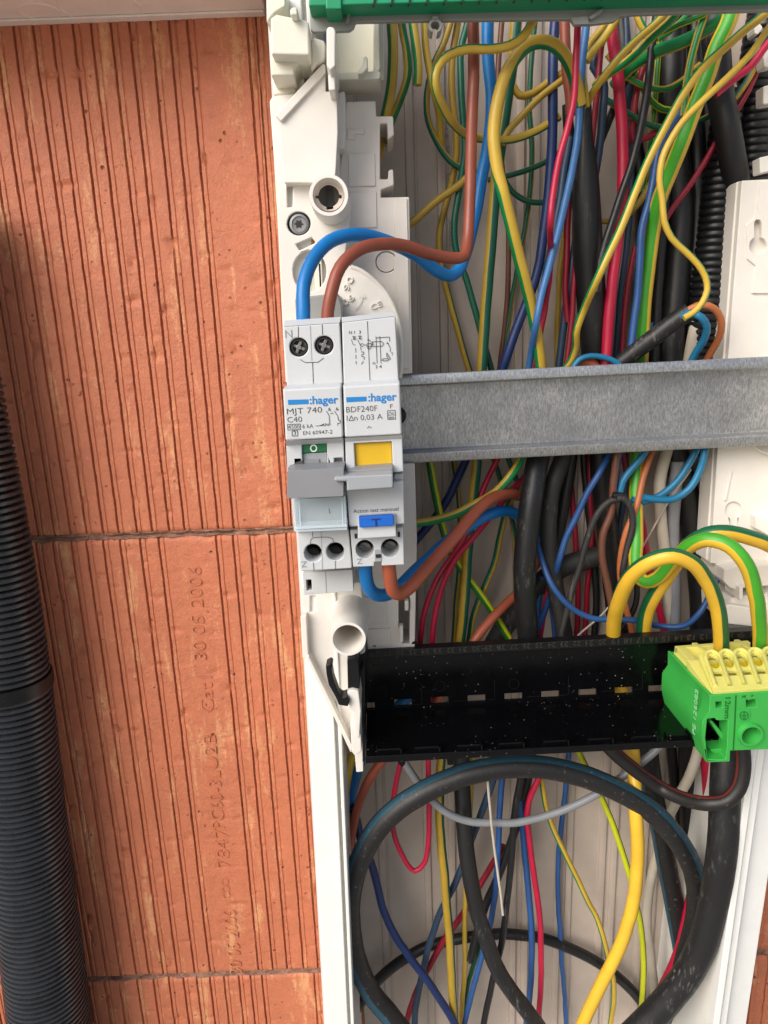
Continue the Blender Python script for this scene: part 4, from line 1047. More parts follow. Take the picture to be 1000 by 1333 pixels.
Lf, Rt, Fr = 90, -90, 0     # where the green stripe faces when the wire runs down the picture

# feeds of the two modules
wire('thick blue wire from above, sharply bent, into the left breaker top', 'blue', 15, [(636, -20, 40), (635, 30, 40), (637, 80, 40), (641, 130, 41), (637, 180, 42), (626, 240, 44), (616, 290, 47), (606, 330, 51), (597, 352, 54), (585, 359, 57), (568, 352, 60), (540, 331, 66), (505, 315, 74), (465, 306, 82), (430, 314, 88), (407, 340, 93), (397, 372, 97), (396, 400, 99), (396, 425, 99)])
wire('thick brown wire from above, kinked, into the left breaker top', 'brown', 14.5, [(613, -20, 56), (615, 30, 56), (616, 100, 56), (613, 200, 57), (610, 280, 59), (608, 315, 62), (603, 333, 66), (588, 335, 68), (560, 330, 73), (530, 321, 79), (500, 318, 85), (468, 325, 92), (443, 348, 97), (431, 380, 99), (427, 405, 99), (426, 430, 99)])
wire('blue wire hooking out of the right module bottom towards the black cable', 'blue', 17, [(475, 725, 96), (477, 752, 94), (483, 769, 91), (495, 776, 86), (512, 771, 80), (540, 745, 70), (580, 707, 58), (615, 680, 49), (640, 668, 40), (660, 666, 30), (682, 676, 21), (712, 700, 16)])
wire('brown wire hooking out of the right module bottom over the blue one', 'terra', 17, [(505, 725, 99), (507, 752, 98), (511, 768, 96), (520, 773, 93), (534, 764, 88), (560, 735, 79), (595, 696, 67), (625, 661, 54), (648, 646, 42), (668, 643, 32), (686, 650, 23), (715, 668, 18)])

# upper compartment: earth wires
G = 'earth wires above the rail'
wire('broad green yellow wire leftmost under the green strip', 'yg', 13, [(510, -20), (511, 30), (512, 70), (509, 110), (502, 150), (496, 182, 30), (492, 205, 24)], 34, (62, 70, 45), group=G)
wire('green yellow wire crossing behind the leftmost one', 'yg', 10, [(519, 0), (523, 35), (530, 70), (531, 100), (519, 136), (508, 165), (502, 190)], 27, (-60, -55, 60), group=G)
wire('short green yellow wire end hanging beside the grey clip', 'yg', 11, [(535, 0), (538, 32), (543, 70), (544, 95), (543, 111)], 32, (75, 70, 62), group=G)
wire('ochre earth wire curving down just left of the grey clip', 'yg', 9, [(552, -10), (553, 31), (554, 64), (560, 98), (566, 122), (572, 150, 20), (575, 190, 14)], 26, (170, 170, 30), group=G)
wire('large yellow earth loop swinging left across the brown and blue wires', 'yg', 11, [(706, -10), (694, 28), (682, 47), (664, 59), (640, 64), (610, 64), (586, 72), (571, 90), (568, 110), (578, 140, 58), (595, 165, 50), (624, 180, 34), (664, 182, 30), (695, 172, 28), (728, 152, 26)], 64, (95, 75, 45), group=G)
wire('ochre wire turning dark green as it curves left of the text', 'ygd', 8, [(592, 0), (586, 30), (577, 58), (566, 80), (558, 108), (555, 135), (557, 158), (566, 182), (584, 208), (604, 222)], 16, (150, 30, 75), group=G)
wire('long ochre wire passing the embossed lettering down to the rail', 'ygd', 8.5, [(598, 0), (595, 32), (589, 70), (588, 110), (592, 160), (594, 200), (588, 236), (581, 264), (573, 293), (572, 320), (578, 362), (591, 415), (611, 481), (632, 540)], 12, (-140, -70, 50), group=G)
wire('long dark green wire left of the thick brown wire down to the rail', 'ygd', 8.5, [(614, 0), (607, 32), (600, 62), (600, 110), (604, 160), (606, 194), (599, 245), (592, 290), (594, 325), (607, 363), (622, 415), (640, 482), (655, 540)], 20, (20, 20, 130), group=G)
wire('ochre wire running diagonally from the adapter plate up behind the brown wire', 'ygd', 9, [(528, 297), (540, 287), (570, 260), (600, 238), (618, 218)], 22, (170, 170, 30), group=G)
wire('wide earth wire, green stripe between two yellow, straight through every compartment', 'ygd', 14.5, [(676, -20), (672, 30), (667, 80), (660, 130), (652, 190), (645, 240), (641, 300), (634, 390), (626, 485), (620, 600), (615, 658), (609, 726), (600, 830), (588, 910), (574, 990), (572, 1036), (574, 1090), (580, 1150), (584, 1210), (591, 1326), (596, 1400)], 26, (-15, -95, 42), group=G)
wire('big bright earth loop arching at the top and sweeping down to the rail', 'yg', 15, [(756, 135, 44), (748, 100, 48), (738, 76, 52), (722, 59), (704, 54), (686, 59), (670, 76), (656, 104), (647, 140), (644, 180), (648, 220), (655, 252), (667, 300, 52), (681, 354, 46), (692, 401, 40), (702, 468, 33), (706, 510, 30)], 55, ([(0, -70), (.22, -70), (.38, -180), (.5, -285), (1, -288)], 52), group=G)
wire('ochre wire end lying behind the bright loop, lower of two', 'ygd', 8, [(654, 190), (662, 172), (676, 156), (697, 134), (722, 113), (742, 98)], 30, (160, 160, 40), group=G)
wire('ochre wire end lying behind the bright loop, upper of two', 'ygd', 9, [(668, 112), (676, 124), (692, 122), (712, 108), (735, 93), (748, 82)], 26, (160, 160, 40), group=G)
wire('thin dark green arc dipping right of the bright loop at mid height', 'ygd', 7, [(640, 212), (656, 235), (664, 247), (674, 256), (688, 263), (710, 264), (735, 262)], 14, (0, 10, 70), group=G)
wire('thin dark green wire rising right behind the navy wire', 'ygd', 6.5, [(635, 234), (658, 229), (690, 220), (712, 210), (732, 196), (750, 178)], 16, (0, 10, 80), group=G)
wire('yellow earth wire end splitting out of the flat black cable, upper right', 'yg', 8.5, [(766, 134, 36), (770, 124, 40), (782, 105, 46), (805, 76), (826, 54), (856, 27), (890, -10)], 50, (-90, -80, 40), group=G)
wire('green striped earth wire rising from the flat black cable beside the yellow one', 'yg', 10, [(774, 112, 32), (791, 97, 36), (814, 82, 40), (836, 62), (852, 46), (876, 24), (900, -10)], 46, (0, 20, 42), group=G)
wire('short yellow wire end between red and light blue wires at the cable mouth', 'yg', 6, [(759, 88), (762, 106), (764, 124), (765, 140)], 42, (90, 90, 40), group=G)
wire('ochre wire under the grey carrier, right of the light blue wire', 'yg', 10, [(764, 80), (770, 70), (785, 52), (800, 30), (815, 0)], 38, (-95, -95, 40), group=G)
wire('ochre wire tucked under the carrier beside the red wire', 'ygd', 9, [(762, 66), (768, 55), (778, 44), (788, 31), (796, 0)], 30, (170, 170, 30), group=G)
wire('short yellow wire crossing under the carrier near the top right', 'yg', 9, [(824, 5), (830, 25), (838, 40), (850, 52)], 36, (-70, -70, 45), group=G)
wire('thin lime earth wire fanning right under the carrier', 'ygl', 6.5, [(838, 50), (860, 43), (885, 32), (915, 20), (940, 0)], 42, (-20, -20, 60), group=G)
wire('thin green wire fanning right just below the carrier edge', 'yg', 7, [(856, 50), (872, 40), (890, 24), (908, 5)], 36, (0, 0, 70), group=G)
wire('broad dark green earth wire crossing behind at the top right', 'yg', 14, [(800, 112, 20), (820, 90, 26), (838, 78, 30), (856, 68), (879, 60), (901, 50), (926, 36), (950, 18)], 36, (-30, -20, 75), group=G)
wire('green centred earth wire hanging between two yellow ones, top right', 'yg', 9.5, [(922, -10), (916, 24), (908, 47), (898, 83), (893, 112), (890, 150)], 40, (0, 0, 38), group=G)
wire('thick vivid green and yellow earth wire descending to the lower hook loop', 'ygb', 20, [(957, -20), (948, 25), (931, 64), (921, 97), (905, 138), (888, 186), (872, 227, 38), (859, 260, 34), (851, 297, 28), (846, 335, 26), (840, 392, 25), (836, 450, 24), (832, 520, 22), (829, 592, 24), (828, 650, 30), (828, 700, 36), (827, 730, 41), (832, 750, 46), (842, 757, 50), (856, 752, 53), (876, 731, 58), (897, 711, 64), (921, 703, 70), (948, 711, 74), (970, 734, 76), (983, 774, 74), (988, 815, 68), (990, 852, 60)], 44, ([(0, 10), (.5, 12), (.7, 0), (.8, -42), (.9, -20), (1, 0)], 42), group=G, step=2.0)
wire('long pale yellow earth wire slanting from the top right corner to the rail', 'yg', 10.5, [(1010, 5), (993, 20), (964, 43), (937, 67), (910, 93), (888, 124), (865, 167), (843, 212), (826, 254), (807, 303), (780, 361), (760, 405, 44), (750, 432, 40), (749, 452, 35), (742, 472, 31), (730, 485, 28)], 56, (75, 62, 35), group=G)
wire('yellow earth wire snaking right into the cut black cable mouth', 'yg', 8.5, [(1012, 20), (1000, 36), (976, 70), (946, 101), (919, 128), (896, 151), (877, 177), (863, 206), (859, 232), (862, 260), (864, 287), (873, 309), (890, 326), (907, 343), (918, 360), (921, 378), (914, 395), (902, 407), (890, 414)], 62, (-100, -75, 30), group=G)
wire('dull olive earth wire looping low behind the thick vivid one', 'ygl', 8, [(828, 96), (838, 116), (848, 132), (862, 142), (880, 144)], 18, (0, 0, 40), group=G)
wire('ochre green wire sagging across the dark cables near the top right', 'ygd', 7, [(786, 128), (812, 144), (832, 156), (852, 164), (872, 166), (908, 158), (928, 148)], 22, (-30, 30, 60), group=G)
wire('dull earth wire behind the red wire at top right corner', 'ygd', 8, [(1000, 60), (984, 84), (970, 108), (955, 128)], 26, (60, 60, 60), group=G)

# upper compartment: other colours
wire('bright red wire bowed left beside the light blue wire, upper middle', 'red', 8.5, [(754, 0), (752, 37), (750, 74), (747, 128), (740, 164), (729, 206), (721, 250), (717, 290), (717, 331, 38), (715, 365, 28), (710, 401, 24), (703, 440, 22), (697, 490, 20)], 60)
wire('light blue wire running beside the bright red wire down to the rail', 'lblue', 9.5, [(768, 0), (764, 38), (759, 83), (755, 137), (752, 182), (742, 236), (728, 300), (716, 346), (706, 384), (699, 420), (690, 470, 30), (680, 540, 24)], 44)
wire('navy wire falling from the carrier then veering left behind the rail', 'navy', 12.5, [(726, -20), (723, 27), (720, 74), (719, 128), (718, 182), (713, 254), (707, 306), (698, 358), (681, 403), (660, 462), (636, 530, 22), (604, 603, 16), (578, 658, 14), (541, 705, 12), (520, 730, 12)], 28)
wire('brown wire behind the red one entering a cut black sheath', 'brown', 13, [(733, -10), (735, 30), (736, 60), (739, 100), (743, 130), (744, 150)], 38)
wire('thick crimson wire, widest of the reds, right of the flat black cable', 'red', 14.5, [(790, 0), (796, 40), (803, 92), (807, 128), (810, 182), (810, 254), (805, 306), (799, 354), (795, 401), (791, 449), (788, 500)], 30)
wire('dark red wire peeping between slate wire and flat black cable', 'dred', 7.5, [(788, 20), (783, 60), (779, 100), (776, 130), (773, 165), (770, 200)], 24)
wire('dark red wire left of the flat black cable, upper of two', 'dred', 8, [(748, 215), (742, 250), (739, 290), (738, 330), (736, 380), (739, 420)], 22)
wire('dark red wire meeting the rail left of the flat black cable', 'dred', 6.5, [(752, 320), (748, 363), (745, 411), (739, 466), (732, 520)], 26)
wire('dark red wire beside the grey gap, meeting the rail under the crimson one', 'dred', 6.5, [(826, 320), (818, 361), (813, 401), (811, 439), (809, 470), (806, 540), (812, 595), (816, 620)], 16)
wire('crimson wire entering from the right edge behind the yellow earth wire', 'red', 9, [(1014, 42), (1000, 56), (978, 85), (953, 103), (930, 122)], 40)
wire('deep red wire slanting across the black cables to the vivid earth wire', 'dred', 7.5, [(1000, 55), (993, 72), (973, 119), (955, 150), (933, 184), (905, 232), (870, 280), (860, 300)], 24)
wire('deep red wire hanging behind the thin black cable, top right', 'dred', 8, [(842, 70), (837, 88), (829, 120), (825, 150), (825, 184), (836, 182), (856, 172), (890, 148)], 20)
wire('slate blue wire right of the flat black cable near its mouth', 'slate', 10, [(790, 40), (778, 66), (772, 86), (785, 106), (784, 146), (780, 191), (775, 224), (768, 260)], 22)
wire('slate wire squeezed between red and light blue wires', 'slate', 9.5, [(742, 180), (735, 218), (730, 254), (724, 287), (714, 340), (704, 390)], 30)
wire('slate wire meeting the rail left of the yellow earth kink', 'slate', 9.5, [(752, 300), (744, 346), (737, 401), (729, 468), (722, 530)], 20)
wire('mid blue wire slanting beside the thick vivid earth wire to the rail', 'mblue', 9.5, [(900, 130), (888, 146), (872, 168), (859, 195), (852, 229), (845, 262), (836, 297), (832, 354), (830, 392), (825, 430), (820, 480), (812, 560), (805, 600), (800, 640)], 31)
wire('short olive brown wire behind the pale yellow slanting wire', 'dyel', 8, [(880, 170), (868, 200), (850, 235), (832, 265), (815, 282)], 18)
wire('thin blue wire beside the bright loop where it meets the rail', 'mblue', 6, [(704, 400), (697, 430), (691, 462), (686, 500)], 18)
wire('ochre wire behind the red and blue pair at rail height', 'ygd', 7, [(735, 300), (730, 350), (728, 400), (726, 450), (724, 500)], 12, (150, 150, 30))
wire('thin horizontal ochre wire between flat black cable and crimson wire', 'dyel', 6, [(770, 285), (785, 289), (798, 288), (815, 282)], 10)
CK = 'black sheathed cables'
wire('flat black cable widening downwards in the middle of the upper compartment', 'kblack', 15, [(764, 131, 34, 12), (763, 150, 34, 15), (762, 182, 33, 20), (763, 236, 31, 32), (765, 306, 29, 38), (769, 373, 26, 38), (774, 439, 23, 36), (777, 480, 20, 34), (782, 594, 18, 30), (786, 648, 18, 28), (792, 697, 17, 27), (797, 746, 16, 27), (803, 800, 15, 27), (808, 850, 14, 27)], cat='cable', group=CK)
wire('short cut black sheath behind the red wire with a brown core', 'kblack', 13, [(738, 137), (739, 160), (742, 190), (746, 225), (750, 270)], 28, cat='cable', group=CK)
wire('thin glossy black cable slanting left of the pale yellow wire', 'kblack', 10, [(856, 20), (850, 56), (846, 90), (841, 128), (833, 170), (823, 209), (808, 256), (793, 303), (782, 340), (778, 380)], 36, cat='cable', group=CK)
wire('thin black cable crossing behind the crimson wire', 'kblack', 9.5, [(845, 66), (828, 87), (814, 106), (799, 142), (785, 175), (776, 200)], 18, cat='cable', group=CK)
wire('broad black cable at the top right, in front of the corrugated conduit', 'black', 32, [(930, -20, 26), (932, 30, 27), (935, 80, 28), (938, 120, 29), (945, 160, 30), (953, 200, 28), (960, 240, 22), (965, 290, 17), (966, 350, 13), (962, 420, 11), (956, 480, 10)], cat='cable', group=CK)
wire('black cable behind the green wires, top right', 'kblack', 34, [(874, -20), (874, 30), (873, 90), (874, 140), (880, 200), (886, 260), (884, 330), (876, 420), (872, 500), (880, 592), (892, 640), (902, 690), (910, 740), (914, 800), (915, 850)], 12, cat='cable', group=CK)
wire('dark cable running down beside the upper corrugated conduit', 'kblack', 20, [(905, -20), (906, 60), (906, 140), (909, 220), (907, 300), (901, 380), (897, 460), (905, 540), (922, 600), (930, 660), (932, 740), (930, 800)], 11, cat='cable', group=CK)
wire('grey black cable beside the thick vivid earth wire at the rail', 'black', 13, [(866, 240), (862, 300), (858, 360), (854, 420), (852, 480)], 14, cat='cable', group=CK)
# cut black sheath with three cores
sh = [P(898, 405, 40), P(880, 417, 38), P(850, 440, 35), (P(816, 466, 31)), P(790, 486, 28)]
m = MB(); rs = 23*.5*mmpx(880, 417, 38)
spp = [Vector(s_.xyz) for s_ in spline([tuple(p)+(rs,) for p in sh], 2)]
m.tube(spp, [rs]*len(spp), 24, caps=False); inn = spp[:8]; m.tube(inn[::-1], [rs*.86]*len(inn), 24, caps=False)
N0 = len(spp)
# rim at the cut
a0 = 0; b0 = N0*24+(len(inn)-1)*24
d0 = (spp[0]-spp[1]).normalized()
ob = m.build('cable', W_['black'], origin=sh[1]); tag(ob, 'cut black sheath lying diagonally on the rail, its cores fanned out', 'cable', CK)
m = MB(); m.tube([spp[3], spp[5]], [rs*.85]*2, 20); m.build('inner_filling', W_['kblack'], ob)
wire('orange wire looping out of the cut sheath', 'orange', 8.5, [(880, 415, 38), (893, 406, 41), (909, 397, 43), (924, 398, 44), (935, 406, 43), (940, 421, 41), (936, 440, 37), (922, 464, 32), (905, 500, 27), (880, 545, 24), (855, 575, 25), (847, 590, 27), (836, 623, 31), (828, 658, 34), (815, 694, 35), (809, 722, 34), (808, 748, 33), (814, 785, 32), (822, 820, 31), (826, 850, 30)])
wire('sky blue wire looping out of the cut sheath towards the rail', 'teal', 9, [(884, 414, 40), (899, 408, 44), (912, 413, 46), (920, 425, 45), (917, 441, 41), (903, 464, 34), (890, 500, 28)])
wire('beige sheathed cable emerging behind the blue loop and below the rail', 'beige', 15, [(912, 412, 16), (907, 426, 17), (899, 466, 17), (885, 520, 16), (868, 588, 18), (860, 622, 19), (859, 660, 19), (863, 710, 18), (868, 760, 16), (872, 830, 14)], cat='cable', group=CK)
wire('teal wire arching just above the rail by the flat black cable', 'teal', 7, [(745, 480), (754, 468), (768, 463), (785, 465), (802, 472), (815, 485)], 34)
wire('stub of brown wire showing above the rail under the teal arch', 'terra', 13, [(746, 482), (758, 472), (772, 476), (784, 490)], 30)

# below the rail
GL = 'earth wires below the rail'
wire('green yellow wire slanting right from the rail, left of the red pair', 'ygl', 9.5, [(552, 560, 22), (559, 601), (567, 648), (577, 689), (588, 720), (602, 742), (621, 767), (641, 796), (662, 830)], 24, (55, 75, 70), group=GL)
wire('green yellow wire sweeping from the bracket edge up to the rail', 'yg', 10, [(520, 686, 40), (541, 682, 40), (588, 671), (617, 656), (645, 639), (664, 618), (677, 598, 33), (690, 570, 30)], 38, (60, 45, 60), group=GL)
wire('thin dark green wire hidden behind the sweeping one near the rail', 'ygd', 6.5, [(640, 590), (647, 609), (655, 636), (664, 668), (670, 700), (674, 740)], 14, (-20, -60, 70), group=GL)
wire('thin green wire by the thick black cable just below the rail', 'ygd', 6.5, [(660, 590), (666, 608), (674, 628), (684, 650)], 18, (0, 0, 100), group=GL)
wire('earth wire bowing left of the thick black cable to the support', 'ygd', 8, [(690, 610), (680, 630), (664, 656), (653, 689), (643, 732), (629, 767), (617, 800), (610, 840)], 20, (70, 60, 70), group=GL)
wire('red wire from the rail to the support, left of the red pair', 'red', 7, [(660, 570, 22), (647, 597, 24), (629, 636, 24), (608, 693, 30), (594, 716, 33), (569, 752, 34), (554, 790, 34), (548, 832, 34), (546, 860, 34), (542, 900, 33), (530, 960, 33), (520, 1000, 33), (514, 1030, 33), (513, 1082, 33), (524, 1114, 33), (540, 1134, 33), (552, 1124, 33), (558, 1090, 33), (558, 1050, 33), (557, 1000, 33), (560, 950, 34), (562, 880, 35), (563, 831, 36), (567, 794, 36), (577, 757, 37), (594, 726, 38), (618, 697, 37), (637, 674, 32), (664, 639, 26), (684, 617, 22), (700, 590, 20)], cat='wire')
wire('terracotta wire slanting behind the thick black cable onto the support', 'terra', 11, [(712, 705, 18), (698, 732, 20), (675, 768, 25), (645, 800, 33), (618, 834, 38), (590, 880, 36), (540, 950, 36), (492, 998, 36), (474, 1030, 36), (462, 1066, 34), (456, 1105, 32), (452, 1150, 30)])
wire('thick black cable below the rail with a soft sheen', 'black', 27, [(718, 500, 20), (708, 570, 26), (701, 596, 30), (694, 640, 37), (687, 690, 40), (684, 740, 41), (685, 785, 39), (689, 830, 35), (692, 880, 30)], cat='cable', group=CK)
wire('scuffed black cable right beside the thick one below the rail', 'worn', 21, [(745, 540, 18), (733, 596, 22), (720, 632, 25), (714, 677, 26), (717, 726, 26), (725, 775, 26), (735, 825, 26), (742, 880, 26)], cat='cable', group=CK)
wire('black cable tapering into shadow behind the scuffed one', 'kblack', 15, [(752, 540), (744, 596), (738, 638), (731, 677), (722, 720), (716, 770)], 15, cat='cable', group=CK)
wire('worn grey black cable crossing sideways above the support', 'worn', 25, [(800, 716), (777, 724), (754, 731), (728, 741), (699, 762), (672, 795), (655, 818), (640, 845)], 13, cat='cable', group=CK)
wire('thin black cable forking left from the blue knot', 'worn', 8, [(808, 649), (794, 652), (780, 666), (767, 697), (756, 736), (742, 781), (732, 824), (726, 860)], 36, cat='cable', group=CK)
wire('thin black cable forking right from the blue knot', 'worn', 8, [(803, 649), (812, 648), (821, 660), (824, 682), (816, 714), (810, 744), (812, 765, 28), (806, 800, 24)], 38, cat='cable', group=CK)
wire('thin black cable hanging under the earth hook', 'kblack', 7, [(824, 735), (829, 764), (827, 788), (818, 806), (800, 830)], 26, cat='cable', group=CK)
wire('mid blue wire running straight down left from the rail', 'mblue', 8, [(806, 560, 24), (794, 590, 28), (781, 615), (765, 642), (750, 674), (736, 701), (728, 728), (718, 770, 22), (702, 815, 20), (690, 860, 20)], 32)
wire('blue wire drooping along the support and back up right', 'mblue', 7, [(697, 690, 22), (699, 706, 26), (706, 733, 33), (717, 760, 38), (734, 783), (754, 798), (777, 806), (797, 806), (828, 808), (855, 815, 30), (888, 816, 33), (911, 797, 30), (927, 767, 29), (941, 738, 27), (952, 712, 20)], 40)
wire('teal wire bending down to the black knot', 'teal', 8.5, [(850, 560), (839, 590), (823, 609), (811, 626), (806, 645)], 33)
wire('teal wire of the right pair, bowing behind', 'teal', 8.5, [(914, 560, 24), (908, 584), (896, 607), (878, 630), (858, 646), (838, 653), (822, 650)], 32)
wire('sky blue wire of the right pair, bowing in front', 'teal', 8.5, [(920, 555, 28), (918, 584), (912, 611), (896, 638), (878, 650), (856, 651), (838, 648)], 38)
wire('blue wire beside the white latch block, right', 'mblue', 8.5, [(962, 725), (950, 750), (938, 778), (928, 802), (918, 835)], 8)
wire('blue wire behind the support, between the black cables', 'mblue', 6, [(706, 750), (702, 776), (700, 816), (698, 860)], 16)
wire('thin blue wire right of the small red one above the support', 'mblue', 5.5, [(714, 765), (718, 791), (722, 824), (726, 860)], 18)
wire('brown wire swerving down between the black cables', 'dbrown', 9, [(808, 550, 26), (804, 590), (800, 625), (797, 665), (786, 696), (785, 728), (791, 765), (797, 798), (800, 850)], 34)
wire('thin dark red wire straight below the rail behind the blue one', 'dred', 7, [(742, 600), (744, 638), (748, 687), (750, 720), (752, 765), (750, 825), (748, 870)], 10)
wire('short red wire between two blues above the support', 'red', 6.5, [(716, 755), (712, 773), (705, 822), (700, 860)], 20)
wire('red wire behind the beige cable passing down to the support', 'red', 9, [(824, 640), (834, 680), (840, 716), (847, 748), (858, 790), (865, 820), (872, 860)], 20)
wire('stiff pale draw wire stretched diagonally above the support', 'clear', 2.6, [(900, 610), (868, 656), (836, 712), (792, 790), (752, 828)], 23, name='draw_wire')
wire('light grey flat cable right of the beige one', 'grey', 16, [(882, 600), (877, 656), (875, 700), (877, 760), (878, 820), (880, 870)], 16, cat='cable', group=CK)
m = MB(); q = P(806, 646, 36); m.tube([q+Vector((-3, 0, .6)), q, q+Vector((3, -.5, -.4))], [1.5, 1.9, 1.5], 12); tag(m.build('tape_knot', W_['kblack'], origin=q), 'small black knot joining the thin cables below the rail', 'knot')
# earth loops into the block
wire('yellow earth loop nearest, arching into the first yellow socket and out below', 'ygy', 17.5, [(938, 858, 58), (938, 842, 62), (934, 792, 70), (920, 755, 75), (901, 732, 78), (875, 724, 79), (846, 731, 76), (821, 750, 70), (806, 782, 60), (799, 815, 48), (800, 850, 38), (812, 910, 34), (826, 985, 40), (827, 1050, 50), (830, 1120, 52), (826, 1170, 52), (813, 1218, 52), (788, 1270, 50), (760, 1330, 48), (735, 1390, 46)], stripe=([(0, 50), (.1, 60), (.2, 78), (.3, 130), (.4, 180), (.6, 225), (1, 232)], 45), group=GL, step=2.0)
wire('earth loop behind, dark green topside, leaving past the right edge', 'ygy', 17, [(836, 830, 38), (840, 800, 44), (850, 778, 48), (874, 742, 52), (897, 710, 56), (920, 697, 58), (946, 694, 60), (974, 699, 60), (1003, 710, 58), (1030, 735, 52), (1040, 800, 46)], stripe=(-60, -75, 55), group=GL, step=2.0)

# below the support
BL = 'cables coiled below the black support'
wire('large coiled black cable with a teal stripe along its upper edge', 'kt', 24, [(540, 1362), (508, 1322), (482, 1290), (464, 1248), (456, 1200), (459, 1152), (470, 1116), (492, 1079), (522, 1050), (560, 1026), (600, 1010), (640, 1001), (680, 998), (720, 1001), (760, 1011), (800, 1027), (832, 1044), (862, 1070), (886, 1100, 47), (902, 1132, 42), (908, 1170, 38), (902, 1215, 34), (884, 1270, 30), (860, 1330, 28)], 50, (-45, -45, 22), cat='cable', group=BL)
wire('thickest smooth black cable sweeping down the right of the lower compartment', 'black', 35, [(946, 880, 40), (946, 960, 50), (945, 1010, 55), (942, 1070, 59), (938, 1120, 60), (930, 1172, 58), (918, 1222, 56), (899, 1262, 54), (868, 1302, 52), (832, 1340, 50), (800, 1370, 48)], cat='cable', group=BL)
wire('black cable running down the middle and curving right', 'black', 20, [(598, 930, 20), (601, 1000, 24), (602, 1030, 26), (604, 1070, 30), (610, 1130, 33), (619, 1178, 35), (632, 1220, 36), (646, 1258), (664, 1287), (686, 1316), (706, 1345)], 37, cat='cable', group=BL)
wire('slim black cable arching low against the back panel', 'kblack', 12, [(452, 1335), (466, 1310), (490, 1279), (520, 1253), (560, 1231), (596, 1222), (644, 1216), (676, 1217), (710, 1223), (745, 1236), (780, 1254), (806, 1274), (830, 1298), (850, 1330)], 9, cat='cable', group=BL)
wire('brownish black cable loop with red print under the green block', 'kr', 17, [(780, 960), (806, 986), (830, 1006), (860, 1026), (890, 1040, 60), (924, 1046, 69), (948, 1042, 71), (962, 1026, 71), (967, 1000, 70), (964, 960, 68)], 52, (-50, -50, 14), cat='cable', group=BL)
wire('black cable with a blue edge line slanting behind the thickest cable', 'kt', 25, [(840, 930), (845, 990), (852, 1040), (862, 1090), (872, 1145), (882, 1200), (892, 1255), (902, 1310), (908, 1360)], 22, (62, 62, 18), cat='cable', group=BL)
wire('dark cable in the shade behind the red wire, lower right', 'kblack', 22, [(896, 930), (896, 1000), (897, 1070), (902, 1130), (912, 1200), (924, 1270), (930, 1340)], 14, cat='cable', group=BL)
wire('thin black cable right of the hanging cord', 'kblack', 8.5, [(682, 960), (678, 1012), (672, 1050), (667, 1100), (661, 1160), (655, 1220), (642, 1274), (630, 1330), (622, 1370)], 28, cat='cable', group=BL)
wire('thin black cable fanning left under the coil', 'kblack', 10, [(694, 970), (688, 1012), (680, 1055), (664, 1100), (648, 1140), (634, 1172), (622, 1210), (612, 1250)], 20, cat='cable', group=BL)
wire('light grey cable sagging across the lower compartment', 'grey', 9.5, [(515, 975), (528, 996), (545, 1020), (564, 1044), (584, 1060), (610, 1069), (640, 1071), (670, 1071), (702, 1065), (740, 1052), (780, 1032), (812, 1009), (846, 984), (870, 960)], 40, cat='cable', group=BL)
wire('beige cable waving down beside the yellow earth wire', 'beige', 12, [(912, 960, 30), (906, 988, 32), (897, 1012, 32), (886, 1032, 30), (872, 1060, 26), (862, 1095, 20), (852, 1126, 16), (845, 1160, 14), (843, 1200, 14), (847, 1240, 15), (851, 1280, 16), (852, 1330, 16)], cat='cable', group=BL)
wire('off white cord end hanging below the support', 'string', 3.3, [(634, 975), (636, 1014), (640, 1070), (646, 1120), (652, 1168), (655, 1191)], 46, name='cord')
wire('red wire falling from the coil, right of centre', 'red', 7.5, [(712, 990), (702, 1012), (690, 1040), (686, 1062), (689, 1092), (694, 1130), (699, 1170), (704, 1212), (705, 1260), (702, 1316), (699, 1370)], 24)
wire('red wire slanting down left behind the yellow one', 'dred', 7.5, [(656, 1100), (644, 1120), (625, 1152), (598, 1196), (576, 1227), (560, 1257), (541, 1294), (530, 1328), (522, 1365)], 15)
wire('wide red wire beside the thickest cable, lower right', 'red', 12.5, [(914, 940), (918, 996), (921, 1030), (920, 1066), (913, 1105), (904, 1145), (895, 1190), (885, 1235), (872, 1268), (850, 1310)], 28)
wire('bright blue wire at the left wall under the bracket', 'blue', 13, [(556, 890), (525, 914), (500, 940), (484, 962), (472, 985), (462, 1015), (457, 1045), (458, 1075)], 26)
wire('navy wire curving from the left wall to the bottom', 'navy', 10, [(458, 1050), (464, 1066), (471, 1096), (483, 1124), (491, 1152), (500, 1188), (514, 1218), (536, 1250), (560, 1281), (582, 1316), (600, 1350)], 30)
wire('slate wire crossing behind the wide yellow one to bottom left', 'slate', 8.5, [(650, 985), (642, 1014), (630, 1050), (616, 1088), (593, 1148), (572, 1190), (558, 1234), (551, 1264), (543, 1300), (540, 1335), (538, 1370)], 20)
wire('mid blue wire behind the hanging cord', 'mblue', 7.5, [(657, 970), (655, 1012), (651, 1054), (649, 1092), (646, 1150), (640, 1194), (628, 1244), (617, 1284), (606, 1330), (598, 1370)], 22)
wire('mid blue wire left of the falling red one', 'mblue', 8, [(676, 1040), (680, 1078), (684, 1120), (688, 1162), (692, 1212), (692, 1270), (688, 1310), (682, 1360)], 21)
GB = 'earth wires below the support'
wire('thin ochre earth wire slanting right from the coil to the bottom', 'yg', 6.8, [(700, 985), (705, 1018), (711, 1050), (720, 1078), (734, 1108), (750, 1140), (764, 1170), (777, 1196), (790, 1236), (798, 1270), (799, 1302), (794, 1340)], 17, (70, 90, 45), group=GB)
wire('lime yellow earth wire slanting behind the vivid yellow one', 'ygl', 7.5, [(742, 955), (758, 988), (779, 1030), (796, 1070), (810, 1108), (822, 1146), (833, 1194), (837, 1240), (838, 1280), (834, 1325), (828, 1365)], 26, (-90, -90, 40), group=GB)
